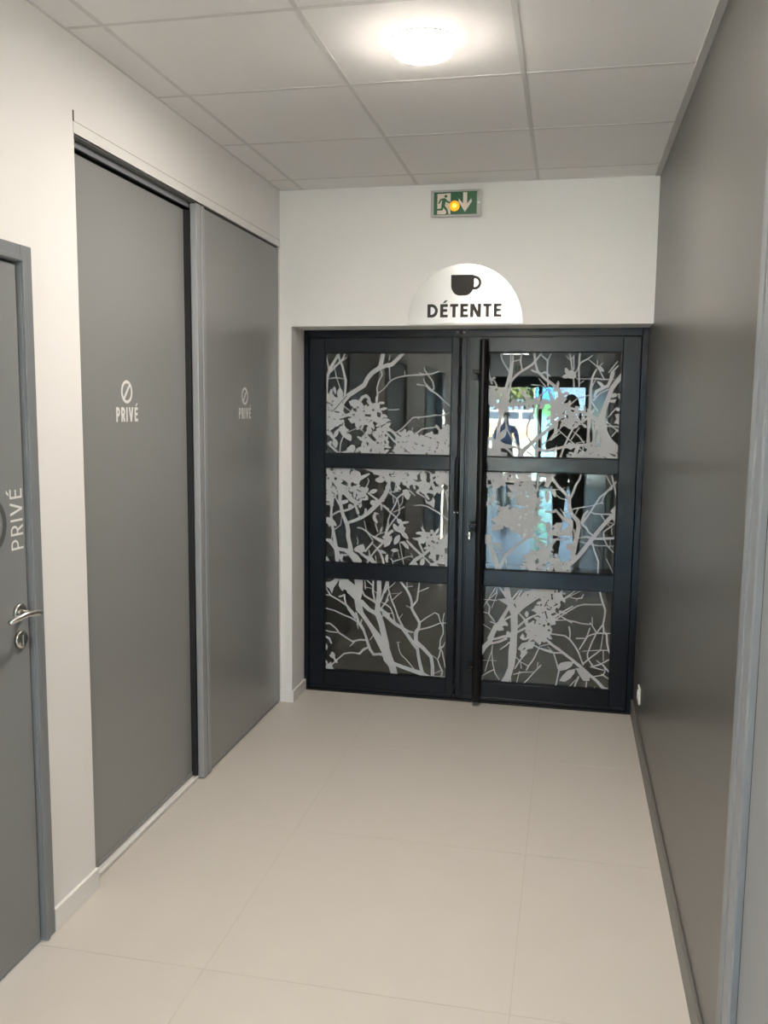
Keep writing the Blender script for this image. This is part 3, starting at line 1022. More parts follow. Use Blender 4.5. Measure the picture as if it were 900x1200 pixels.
3: '''P 283,664 313,655 356,620 351,656 402,658 400,585 389,536 395,526 406,468 444,416 482,370 515,335 539,315 552,240 553,165 527,195 516,238 488,290 461,342 434,389 390,450 363,476 352,539 319,570 281,584 259,615 267,663
P 174,632 210,634 237,651 215,662 267,662 253,630 232,603 221,564 205,596 174,610
P 259,652 313,607 270,594 264,626
h 297,579,14
S 177,610,5 210,561,8
S 175,557,7 210,556,8 259,532,9 308,502,10 341,469,10 363,438,11
S 265,551,11 297,561,8
S 292,563,10 300,520,9 319,479,8 358,427,8
S 175,481,7 238,468,7 292,445,7 331,433,7 369,412,9
S 363,460,14 380,401,13 407,365,13 423,323,13 434,286,15 446,255,15 467,226,14 500,231,14 527,228,16
S 396,424,8 390,402,8 412,366,8
S 400,590,8 411,564,10 454,542,10 486,520,9
S 175,389,9 211,391,8 244,366,8 266,338,9 304,316,9 342,294,9 386,307,9 424,307,10
S 175,352,7 211,342,5 255,342,7
S 353,292,7 329,266,4
S 435,265,10 408,252,11 386,226,11 359,227,5 337,228,8 294,220,8 261,188,8 217,146,8
S 445,309,4 464,337,4
S 369,401,7 377,372,4
S 183,313,11 205,304,12 217,277,9
L 183,275 189,232 22
L 222,226 233,186 27
L 206,206 244,186 16
L 233,191 255,160 16
P 173,187 195,167 200,151 217,168 223,141 242,110 173,107 189,144
S 495,664,24 496,590,25 489,520,27 487,472,33 509,415,33 525,352,33 539,283,38
S 395,526,27 438,485,22 476,466,22
S 461,657,10 461,588,10 470,535,9 486,515,9
S 421,658,7 458,625,7
S 413,660,5 416,602,5
S 410,615,3 453,609,3 486,579,3
S 538,645,11 523,591,9 505,537,9
S 508,495,8 549,550,8
S 510,532,4 549,513,9
S 508,449,9 550,471,7
S 502,495,16 550,460,19
h 509,342,4
H 419,479 444,459 476,429 504,377 498,366 471,396 439,443
S 525,469,21 557,439,20 590,412,20 632,390,19 659,355,19 697,304,21 713,284,21
S 515,378,27 526,335,29 538,272,37 555,219,40 577,161,40 593,106,37
S 582,183,19 635,165,21 689,150,21 742,136,27 785,112,32
S 718,295,16 724,247,17 733,199,17 747,147,21
S 710,315,27 755,281,21 798,236,19 807,183,19 808,108,21
S 710,315,21 709,369,23 725,396,15 729,428,14 705,469,15 686,500,14 683,542,13 675,573,13 656,609,13 613,662,10
S 655,662,5 656,614,5
S 645,624,5 687,634,4
S 726,660,6 719,602,7 714,554,8 689,521,10
S 719,602,4 776,629,6
S 652,519,4 681,508,5
S 729,428,6 774,463,6 815,489,5 836,480,7 844,446,6 863,410,7 864,373,6 849,340,6 847,293,7 861,267,6 872,214,5 878,178,5
S 722,385,7 780,402,7 842,430,6 881,435,5
S 867,489,4 860,452,4 863,410,5
S 875,326,5 865,299,7 845,287,11
S 850,277,6 845,245,6 835,223,6 846,191,7 863,155,7 853,112,6
S 809,242,4 835,223,4
S 818,141,3 860,163,3
S 816,125,6 879,124,6
S 638,391,11 664,374,11 691,370,8
S 547,667,7 550,609,7 567,551,8 589,500,8 608,447,10 632,401,11
S 534,666,7 545,624,7 529,586,5
S 587,648,4 550,614,4
S 624,597,5 593,569,5 567,541,4
S 566,583,3 619,589,3
S 524,528,7 562,503,7 578,467,7 590,414,7
S 536,470,5 578,472,5
S 556,593,6 535,534,6
S 616,448,4 631,470,4
S 607,306,6 613,271,5 624,240,5 656,210,5 683,180,5 702,157,6
S 599,305,3 620,309,3''',
4: '''S 1085,1917,7 1075,1887,6 1082,1831,6 1090,1786,7 1101,1755,8
S 1080,1776,6 1116,1786,7
S 1090,1791,5 1116,1766,6 1127,1745,6
S 1101,1776,12 1111,1791,5
S 1076,1742,12 1127,1733,10 1173,1728,8 1204,1725,8
S 1144,1920,6 1149,1887,6 1165,1857,6 1189,1821,7
S 1196,1919,6 1198,1857,7 1192,1801,13 1185,1766,14 1178,1741,13 1174,1700,15 1171,1639,20 1156,1598,20 1143,1536,15 1141,1485,20 1140,1434,31
S 1209,1919,7 1208,1862,8 1204,1811,9 1200,1771,11 1198,1741,11 1189,1700,12 1183,1659,14
S 1254,1919,7 1248,1877,7 1253,1852,6 1259,1829,8
S 1215,1874,5 1255,1884,4
S 1361,1919,8 1335,1887,9 1311,1857,10 1276,1834,11 1247,1816,11 1222,1794,12 1200,1766,12
S 1319,1919,11 1326,1867,10 1339,1822,12 1378,1782,13 1409,1762,14 1439,1737,15
S 1359,1902,6 1390,1877,8 1389,1832,7 1393,1782,7 1397,1742,8
S 1406,1911,5 1390,1877,5
S 1309,1827,6 1337,1814,6
S 1357,1807,7 1377,1817,10 1405,1797,5
S 1309,1751,4 1359,1747,4 1390,1727,4
S 1348,1782,4 1384,1742,5
K 1074,1730 1112,1730 1128,1710 1154,1705 1175,1680 1170,1644 1191,1654 1302,1660 1327,1656 1442,1669 1442,1649 1302,1645 1242,1635 1181,1634 1156,1608 1141,1593 1135,1628 1114,1638 1089,1643 1075,1658
h 1128,1725,7
h 1149,1695,7
h 1134,1664,10
h 1093,1689,6
S 1249,1726,12 1281,1691,20 1307,1655,20
S 1280,1706,7 1289,1741,4
S 1341,1681,8 1345,1641,8 1344,1580,7 1359,1524,7 1348,1458,10 1348,1366,15
S 1341,1681,6 1390,1722,10
S 1405,1722,15 1417,1661,15
S 1337,1661,10 1319,1590,7 1295,1539,7 1292,1488,6 1318,1442,7
S 1446,1546,20 1397,1510,18 1348,1468,20 1308,1432,18 1274,1400,20 1260,1364,24
S 1178,1562,7 1189,1511,7 1221,1456,7 1263,1410,8
L 1184,1517 1145,1454 31
S 1180,1588,5 1182,1511,7
S 1145,1434,36 1176,1424,26 1222,1422,12 1269,1405,8
S 1166,1424,12 1197,1404,10 1234,1363,8
P 1072,1474 1108,1474 1129,1454 1150,1434 1157,1393 1193,1388 1188,1360 1075,1357
H 1091,1448 1109,1459 1107,1433 1115,1418 1100,1410 1089,1422
S 1344,1412,20 1400,1403,12 1450,1414,12
S 1368,1474,8 1374,1428,8
S 1379,1438,5 1418,1469,5 1448,1485,4
S 1299,1396,7 1331,1371,6
S 1318,1442,5 1350,1397,6
S 1447,1510,10 1418,1469,7
K 1438,1742 1468,1727 1464,1712 1484,1697 1475,1672 1496,1642 1531,1632 1561,1623 1621,1603 1661,1579 1671,1559 1642,1564 1601,1588 1561,1608 1526,1622 1502,1622 1468,1597 1443,1581 1414,1550 1412,1611 1426,1646 1411,1661 1410,1671 1441,1662 1455,1677
S 1408,1759,13 1428,1747,14 1448,1727,20
S 1501,1919,4 1510,1882,7 1514,1847,6 1525,1797,7 1530,1742,8
S 1524,1901,6 1512,1882,5
S 1524,1896,5 1526,1832,6
S 1485,1899,4 1508,1879,4
S 1555,1921,8 1552,1877,8 1551,1842,6 1555,1777,8 1557,1733,6
S 1619,1904,6 1600,1889,6 1557,1864,7 1548,1837,7 1534,1812,6
L 1482,1842 1501,1797 22
L 1466,1792 1505,1797 22
L 1504,1827 1540,1787 30
P 1485,1812 1514,1822 1540,1792 1526,1782 1496,1787
S 1600,1882,4 1641,1849,4
L 1641,1849 1681,1820 21
S 1644,1879,4 1646,1847,4
S 1672,1864,4 1655,1847,4
S 1656,1827,4 1682,1783,5
S 1641,1832,6 1623,1793,9 1616,1733,12 1616,1663,13 1615,1618,13
S 1540,1783,4 1604,1782,4 1643,1784,6 1682,1780,5 1735,1781,4
S 1643,1788,4 1620,1738,4
S 1580,1773,4 1558,1758,4
L 1648,1770 1684,1743 15
S 1649,1768,6 1674,1743,10 1703,1743,12
S 1724,1813,20 1716,1778,15 1703,1748,15 1674,1733,15 1646,1718,15 1637,1693,12
S 1705,1817,7 1746,1872,4
S 1719,1817,8 1750,1850,7
S 1780,1808,28 1746,1768,22 1723,1734,22 1706,1679,23 1688,1624,24 1676,1574,35
S 1704,1729,7 1665,1708,5 1633,1673,8
S 1623,1663,5 1654,1619,7
S 1511,1647,6 1549,1680,4 1607,1698,5
P 1719,1704 1743,1711 1751,1694 1725,1684
P 1715,1674 1749,1679 1740,1659 1716,1662
L 1762,1709 1771,1675 20
S 1753,1704,7 1775,1704,7
P 1651,1584 1689,1594 1701,1554 1707,1514 1733,1470 1764,1440 1778,1446 1781,1365 1698,1363 1686,1439 1675,1469 1658,1519 1647,1554
K 1617,1437 1657,1428 1696,1429 1736,1405 1779,1415 1781,1365 1523,1360 1534,1395 1559,1403 1603,1402 1613,1422
S 1705,1559,5 1776,1501,5
S 1751,1635,5 1709,1584,5
S 1696,1539,6 1774,1535,5
S 1733,1485,6 1760,1520,5
P 1743,1600 1776,1605 1779,1540 1754,1555 1740,1550 1753,1575
S 1756,1625,15 1776,1625,15
C 1726,1394,5 1751,1385,12
h 1765,1398,7
C 1693,1378,4 1708,1371,8
S 1614,1593,17 1613,1543,15 1612,1493,13 1614,1437,20
S 1632,1563,8 1639,1493,7 1637,1438,7
S 1652,1554,10 1644,1493,9 1644,1438,7
K 1502,1602 1527,1612 1533,1582 1562,1578 1588,1543 1564,1542 1544,1552 1515,1527 1504,1542 1464,1561 1474,1571 1509,1557
S 1419,1408,14 1488,1425,14 1538,1431,20 1607,1440,11
P 1493,1430 1517,1451 1553,1431 1524,1410
S 1546,1547,8 1516,1491,9 1493,1435,9 1468,1358,10
S 1564,1527,5 1522,1461,4
S 1455,1516,5 1502,1476,5 1553,1431,7 1591,1402,7
S 1535,1507,4 1566,1482,6 1592,1447,6
S 1552,1446,4 1596,1457,4
S 1445,1541,20 1441,1500,12
S 1479,1546,4 1446,1490,5 1417,1464,5
S 1417,1459,5 1471,1501,5
S 1415,1530,15 1444,1556,12 1488,1597,12''',
5: '''K 1073,1285 1160,1287 1166,1256 1187,1257 1202,1288 1319,1291 1326,1234 1352,1189 1359,1142 1350,1090 1352,1044 1368,1023 1354,971 1334,954 1267,946 1225,1002 1168,1000 1127,967 1147,1026 1177,1058 1181,1100 1223,1075 1259,1061 1263,1108 1236,1165 1193,1215 1162,1209 1147,1193 1133,1130 1077,1089 1085,1202
H 1085,1197 1116,1213 1122,1166 1097,1124 1084,1118
H 1092,1238 1107,1239 1113,1216 1093,1215
H 1185,1231 1234,1227 1232,1217 1188,1216
h 1212,1265,8
h 1265,1215,7
h 1303,1213,5
h 1276,1174,5
h 1305,1156,8
h 1248,1175,7
H 1263,1108 1294,1099 1289,1091 1264,1087
H 1132,1193 1163,1204 1193,1210 1230,1175 1210,1174 1194,1174 1159,1152 1139,1135
H 1243,1274 1259,1248 1238,1258
H 1259,1233 1290,1239 1270,1225
L 1220,1174 1200,1153 31
S 1091,1181,4 1142,1203,3
S 1091,1165,4 1107,1145,4
L 1139,1104 1166,1079 26
K 1181,1095 1196,1101 1223,1055 1229,1018 1189,996 1163,1000 1132,967 1142,1015 1172,1042
S 1097,924,31 1114,877,26 1136,824,26 1164,735,31
P 1078,939 1112,945 1123,909 1108,887 1079,891
S 1124,893,6 1150,889,21 1171,868,16
S 1174,863,6 1190,838,7
S 1169,762,19 1188,811,18 1198,833,12 1244,877,12 1284,910,12 1309,937,23 1334,944,21
S 1199,822,6 1254,872,4
S 1130,843,2.6 1188,845,2.6
S 1199,811,5 1211,738,4
S 1340,939,9 1381,930,8 1457,928,7
S 1355,944,5 1415,973,6 1424,1005,4
S 1360,1287,12 1357,1189,7
S 1321,1234,5 1353,1184,6
S 1368,1189,5 1428,1199,5 1448,1192,6
S 1359,1142,12 1375,1127,8
S 1354,1142,7 1370,1096,9 1351,1059,7
S 1370,1096,6 1393,1092,5
S 1362,1220,6 1396,1247,6
P 1364,1290 1430,1290 1427,1232 1413,1206 1392,1216 1397,1231 1416,1258 1370,1261
L 1413,1191 1413,1123 23
S 1433,1191,10 1449,1181,16
S 1407,1077,10 1452,1078,10
S 1388,1024,5 1409,1009,6 1420,984,6
P 1419,994 1454,1006 1456,964 1436,958
K 1302,806 1312,843 1347,855 1363,845 1377,872 1382,898 1366,914 1396,915 1412,900 1402,884 1423,885 1429,848 1440,817 1420,816 1405,810 1386,767 1376,746 1423,735 1310,732 1329,759 1323,791
H 1354,808 1374,825 1377,799 1362,787
h 1370,764,7
S 1391,768,5 1431,791,5
S 1401,763,5 1442,775,5
S 1461,818,21 1447,776,16 1422,748,10
S 1426,958,7 1423,890,12 1449,870,10
S 1438,896,8 1457,912,6
L 1272,770 1314,767 19
P 1400,1288 1431,1289 1446,1269 1432,1258 1422,1237 1427,1232 1413,1211 1403,1211
S 1432,1258,15 1463,1218,15 1494,1188,15 1525,1158,17 1530,1102,17 1544,1066,18 1575,1031,22 1581,1000,22 1575,959,22 1568,927,22 1560,875,25 1552,833,20
S 1584,1293,8 1577,1257,10 1558,1226,11 1547,1189,11 1533,1158,13
S 1446,1274,7 1451,1284,5 1476,1285,5
S 1403,1194,5 1479,1199,5 1501,1209,3
S 1429,1191,10 1452,1161,10
S 1444,1181,4 1480,1151,4 1516,1143,4
L 1409,1190 1411,1126 22
S 1412,1077,9 1438,1075,10 1457,1089,10 1478,1064,12 1499,1044,20 1535,1029,25
S 1482,1095,4 1514,1049,4
S 1545,1030,12 1541,988,20 1512,961,25 1482,960,10
P 1482,960 1530,1009 1541,988 1553,947 1527,951
S 1556,984,10 1563,948,8
S 1503,1075,3 1552,1097,7 1577,1103,4 1646,1118,4 1695,1135,7
S 1559,1066,4 1577,1103,4
S 1595,1026,13 1608,1068,13 1623,1087,11
S 1600,1022,9 1642,1090,8 1684,1163,9 1722,1197,8 1776,1260,7
L 1746,1226 1732,1200 17
S 1722,1195,3 1699,1158,4 1695,1133,5 1705,1130,4
S 1705,1291,4 1741,1226,4
S 1738,1291,7 1756,1221,7 1770,1161,7 1769,1145,7
P 1781,1151 1784,1054 1768,1028 1753,1048 1738,1057 1752,1078 1741,1093 1760,1114
S 1752,1068,22 1724,1036,20 1691,994,19 1662,952,22 1634,914,20 1606,872,22 1577,834,20 1538,796,22 1509,763,25
S 1638,1085,6 1658,1075,7 1698,1074,7 1742,1075,7
S 1693,1071,6 1714,1041,5 1739,1011,4
S 1729,1031,5 1754,1027,5
S 1598,1016,10 1621,997,10 1632,976,7 1657,957,8
S 1583,941,8 1623,950,11 1663,941,10 1712,944,12 1776,949,11
S 1764,1025,5 1740,1004,6 1709,979,7 1715,938,7 1734,903,6 1775,861,6
S 1749,1012,4 1754,966,3
S 1747,940,3 1746,898,3
S 1734,903,4 1778,908,3
S 1584,923,4 1644,910,5 1694,904,4 1734,908,4
S 1654,920,7 1665,879,7 1690,818,7 1689,777,6 1686,730,6
S 1729,836,4 1748,800,4 1772,750,4
S 1412,926,7 1488,929,7 1533,933,7
P 1517,899 1534,910 1549,906 1560,870 1535,869 1520,884
K 1410,994 1440,1005 1481,996 1495,1002 1476,981 1462,959 1442,943 1431,963 1410,973
H 1425,992 1455,993 1451,982 1431,979
S 1462,933,7 1443,906,5
S 1443,901,5 1535,1009,7
P 1413,879 1439,885 1434,864 1455,849 1420,840 1414,848
K 1446,823 1476,835 1494,820 1482,803 1507,812 1520,800 1518,779 1529,769 1510,734 1474,732 1457,776 1437,780
S 1541,775,12 1540,738,9
S 1417,750,10 1448,765,8
P 1556,854 1581,845 1577,824 1562,833''',
6: '''P 1195,662 1221,663 1233,605 1244,584 1325,631 1350,659 1366,663 1447,663 1449,617 1398,614 1358,585 1307,545 1272,505 1274,430 1271,365 1272,301 1264,224 1245,152 1225,98 1173,94 1208,154 1228,210 1228,298 1234,352 1238,417 1233,508 1213,556 1171,580 1157,585 1207,593 1196,624
C 1252,563,7 1260,548,6
S 1163,657,7 1185,634,8 1207,603,16
S 1224,546,16 1194,490,19 1169,445,21 1144,400,21 1124,345,26 1093,310,26 1080,277,19
S 1151,439,13 1116,361,13
S 1124,356,13 1160,364,11 1197,377,13 1233,385,16
S 1129,334,11 1177,348,11 1213,367,13
S 1195,468,11 1231,492,11
L 1217,411 1234,374 26
L 1195,468 1219,438 21
P 1153,450 1189,468 1216,443 1190,436 1201,415 1170,408 1148,428
S 1126,456,7 1158,447,7
S 1147,460,7 1115,501,7 1119,539,6 1100,568,7
S 1078,510,4 1115,504,4
S 1076,580,4 1155,579,6
S 1158,657,4 1154,622,5 1103,571,3
S 1159,622,3 1130,535,3
S 1077,526,3 1148,649,3
S 1074,445,3 1127,416,4
S 1229,346,7 1214,329,7 1183,305,4
S 1140,324,4 1136,291,6 1121,247,4 1102,174,4
S 1136,297,4 1143,221,5 1157,167,5 1180,133,5
S 1087,118,4 1084,145,4 1118,170,6 1154,189,5
S 1089,236,2.6 1164,239,2.6
S 1087,118,4 1103,105,4
S 1264,591,13 1289,640,7
S 1236,584,11 1278,642,5
L 1285,602 1346,643 32
S 1282,511,7 1314,476,11
L 1320,530 1322,492 21
S 1274,436,11 1314,476,11 1350,499,10 1396,521,8
S 1275,409,11 1316,433,11
K 1315,449 1340,467 1377,458 1396,497 1395,534 1375,528 1374,549 1394,577 1398,614 1449,617 1450,596 1419,583 1426,546 1451,543 1454,474 1439,451 1455,431 1441,393 1421,381 1406,363 1380,351 1374,378 1343,370 1322,385 1332,412
C 1418,530,10 1430,488,7
h 1418,453,8
h 1441,462,11
h 1394,563,5
C 1415,546,7 1429,589,6
P 1286,377 1301,405 1312,390 1307,362
P 1297,346 1333,359 1370,361 1360,323 1335,316 1313,325 1298,302 1277,312
S 1374,388,11 1338,364,11
S 1329,321,11 1299,275,16
P 1293,302 1319,315 1330,294 1300,265
S 1330,299,5 1290,248,7 1265,202,7
S 1268,268,5 1295,242,4 1337,221,5
S 1389,319,6 1367,264,6 1337,218,7 1328,196,5
S 1295,242,4 1301,205,4
S 1260,169,6 1307,184,5 1364,190,4
S 1291,188,4 1273,105,4
S 1405,229,6 1370,188,6 1334,142,6 1299,104,5
S 1389,244,5 1387,217,4
S 1243,146,7 1244,100,7
S 1365,339,8 1396,325,8 1459,313,7
S 1396,336,5 1437,349,5 1457,356,5
S 1415,380,11 1457,356,11
K 1398,662 1469,662 1465,639 1490,640 1510,660 1506,630 1514,615 1497,588 1477,576 1452,559 1432,552 1416,557 1426,578 1415,588 1400,577
H 1442,632 1457,630 1455,622
H 1445,611 1461,609 1456,596
C 1414,551,7 1426,584,6
K 1401,550 1417,541 1432,542 1453,543 1443,510 1469,512 1478,464 1460,458 1450,468 1445,452 1461,437 1457,415 1442,387 1422,386 1407,364
C 1420,530,8 1431,494,7
h 1417,453,8
h 1440,462,9
h 1443,428,7
S 1453,543,10 1485,566,10
S 1422,381,13 1459,351,13 1511,317,14 1564,278,14 1616,238,17 1668,194,15 1705,165,15 1742,125,18 1783,112,20
S 1408,321,8 1460,305,7 1522,307,8
S 1408,339,4 1448,353,4
S 1439,339,3 1471,303,4
S 1503,338,4 1501,322,4
S 1469,501,7 1504,530,7 1564,568,6
S 1470,485,7 1529,531,6 1589,572,6 1624,583,7 1674,584,7 1714,587,8
S 1453,543,6 1505,509,7 1562,478,7
S 1499,535,15 1530,529,10
S 1480,486,6 1531,492,5 1572,486,7 1618,476,6 1658,475,7
S 1658,486,4 1668,473,5 1695,430,6
S 1669,513,5 1671,476,4
S 1482,587,5 1527,616,7 1576,655,5
S 1517,605,5 1566,634,5 1613,660,5
S 1552,617,5 1582,611,5 1612,618,6
S 1619,637,4 1608,615,4
S 1583,598,3 1587,614,3
S 1702,659,9 1719,600,9 1735,559,9 1734,528,8 1728,480,8 1732,438,9 1748,423,10 1752,376,10 1761,339,10 1778,303,10
S 1728,480,7 1695,430,7 1672,376,6 1651,310,6 1655,284,7 1687,238,8
S 1590,393,6 1638,396,6 1660,415,6 1695,429,7 1780,432,6
S 1659,454,6 1641,395,7 1608,334,6
S 1457,410,6 1493,406,6 1529,404,7 1557,384,8 1581,354,8 1603,318,8 1620,276,7 1631,250,8
S 1550,453,8 1556,421,6 1555,389,6
S 1623,324,3 1714,336,4 1779,338,6
S 1730,432,4 1719,336,4
S 1719,336,7 1680,302,7 1631,256,8
S 1734,332,5 1736,279,4
S 1778,295,6 1717,256,8 1672,240,8
S 1701,277,5 1742,248,6 1769,217,8
S 1687,238,6 1738,226,6
S 1737,258,4 1748,227,5 1739,199,5 1689,188,5
S 1729,204,5 1780,173,6
P 1491,229 1513,253 1549,262 1580,260 1570,235 1540,214 1510,207 1497,214
P 1506,150 1521,178 1551,212 1589,223 1587,199 1567,170 1537,147
P 1594,223 1631,234 1652,214 1669,189 1667,162 1634,159 1613,190
S 1565,251,4 1590,258,4
S 1589,220,4 1601,227,4
S 1473,301,6 1493,240,7 1505,209,8 1496,165,7 1489,121,7
S 1489,121,8 1482,104,6
S 1608,179,10 1594,140,8 1585,102,7
S 1593,162,5 1549,104,5
S 1652,155,6 1649,101,5
S 1696,132,4 1690,104,3
P 1703,95 1742,125 1782,138 1783,101''',
}


def glazed_leaf(name, x0, x1, gx0, gx1, label, ids):
    root = tag(empty(name, ((x0 + x1) / 2, YF, .012)), label, kind='structure')
    A = M['anthracite']
    box('stile', (x0, gx0, YF, YF + .055, .014, 1.996), A, root, .003)
    box('stile', (gx1, x1, YF, YF + .055, .014, 1.996), A, root, .003)
    rails = [(.014, ZROWS[0][0]), (ZROWS[0][1], ZROWS[1][0]), (ZROWS[1][1], ZROWS[2][0]), (ZROWS[2][1], 1.996)]
    for k, (a, b) in enumerate(rails):
        box('rail', (gx0, gx1, YF + .0015, YF + .054, a, b), A, root, .002)
    box('kick_seal', (x0 + .01, x1 - .01, YF - .004, YF + .010, .013, .034), A, root, .003)
    for (z0, z1), i in zip(ZROWS, ids):
        p = box('glass_pane', (gx0 - .006, gx1 + .006, YGL, YGL + .006, z0 - .006, z1 + .006), M['glass'], root)
        for bb in ((gx0, gx0 + .006, z0, z1), (gx1 - .006, gx1, z0, z1), (gx0 + .006, gx1 - .006, z0, z0 + .006), (gx0 + .006, gx1 - .006, z1 - .006, z1)):
            box('glazing_bead', (bb[0], bb[1], YGL - .010, YGL - .0012, bb[2], bb[3]), M['bar_black'], p, .001)
        me = flat_mesh('tree_decal', parse_decal(DECALS[i]), (gx0 + .003, gx1 - .003, z0 + .003, z1 - .003), .0024,
                       lambda u, v: (u, YGL - .0006, v))
        dec = link('tree_decal', me, M['vinyl'], p, (0, 0, 0))
        dec['label'] = 'white cut-out film of branches and leaves'
    return root
leaf_a = glazed_leaf('door_5', .092, .926, .180, .886, 'fixed leaf of the dark glazed door with white tree film panes, pivot rod at its edge', (3, 2, 1))
leaf_b = glazed_leaf('door_7', .944, 1.862, 1.078, 1.772, 'opening leaf of the dark glazed door with tall black pull bar', (6, 5, 4))
# meeting edge: pivot rod with knuckles on the fixed leaf, cover strip on the opening leaf
tube('pivot_rod', [(.933, YF - .004, .02), (.933, YF - .004, 1.995)], .0045, M['bar_black'], leaf_a, 8)
for z, r, l in ((1.965, .008, .03), (1.860, .008, .035), (1.615, .011, .050), (.565, .011, .034), (.085, .009, .034), (.030, .010, .026)):
    tube('knuckle', [(.933, YF - .008, z - l / 2), (.933, YF - .008, z - l / 2 + .004), (.933, YF - .008, z + l / 2 - .004), (.933, YF - .008, z + l / 2)], [r * .7, r, r, r * .7], M['bar_black'], leaf_a, 12)
lv = tube('flush_bolt_lever', [(.928, YF - .012, 1.052), (.928, YF - .014, 1.062), (.928, YF - .018, 1.20), (.928, YF - .018, 1.335), (.928, YF - .012, 1.362)],
     [.010, .0135, .0145, .0135, .008], M['bar_black'], leaf_a, 14)
for x in (.919, .936):
    lathe('screw_cap', [(0, 0), (.005, 0), (.004, .003), (0, .004)], (x, YF - .026, 1.062), (0, -1, 0), M['white_plastic'], lv, 10)
box('cover_strip', (.938, .968, YF - .010, YF + .002, .016, 1.994), M['anthracite'], leaf_b, .004)
box('cover_strip', (.974, .984, YF - .006, YF + .002, .016, 1.994), M['anthracite'], leaf_b, .002)
bar = tube('pull_bar', [(1.062, 4.672, .028), (1.062, 4.672, .034), (1.062, 4.672, 1.974), (1.062, 4.672, 1.980)], [.018, .021, .021, .018], M['bar_black'], leaf_b, 20)
for z in (1.800, .985, .200):
    box('bar_bracket', (1.000, 1.034, YF - .016, YF - .0005, z - .028, z + .028), M['bar_black'], bar, .003)
    box('bar_bracket', (1.012, 1.066, 4.666, YF - .012, z + .006, z + .026), M['bar_black'], bar, .003)
lk = lathe('lock_cylinder', [(0, 0), (.014, 0), (.014, .004), (.011, .007), (0, .008)], (1.000, YF, .944), (0, -1, 0), M['steel'], leaf_b, 20)
box('lock_tail', (.994, 1.006, YF - .006, YF, .914, .940), M['steel'], lk, .002)

# ================================================================== SIGNS AND FITTINGS
# ---- half-round DÉTENTE sign
sx, sz, sr = .976, 2.048, .290
ds = tag(empty('room_sign', (sx, D, sz)), 'half-round brushed metal sign with cup and word above the glazed door', 'sign')
prof = [(sx + sr * math.cos(math.pi * k / 64), sz + sr * 1.015 * math.sin(math.pi * k / 64)) for k in range(65)]
pl = prism('plate', prof, 1, D - .009, D - .006, M['alu_plate'], ds)
for dx, dz in ((-.2, .06), (.2, .06), (0, .24)):
    tube('spacer', [(sx + dx, D - .006, sz + dz), (sx + dx, D - .0005, sz + dz)], .008, M['steel'], ds, 12)
to3 = lambda u, v: (u, D - .0094, v)
flat_obj('lettering', shift(text_shapes('DÉTENTE', .205, .374, .066, .15), .788, 2.079), (.77, 1.19, 2.06, 2.19), .0015, to3, M['print_dark'], ds)
cup = [('P', [(.906, 2.288), (1.022, 2.288), (1.022, 2.236)] + [(.964 + .058 * math.cos(math.radians(a)), 2.236 + .055 * math.sin(math.radians(a))) for a in (-15, -35, -50)]
        + [(.985, 2.186), (.943, 2.186)] + [(.964 + .058 * math.cos(math.radians(a)), 2.236 + .055 * math.sin(math.radians(a))) for a in (-130, -145, -165)] + [(.906, 2.236)]),
       arc(1.024, 2.248, .028, .028, -90, 90, .014)]
flat_obj('cup_symbol', cup, (.89, 1.075, 2.17, 2.30), .0015, to3, M['print_dark'], ds)

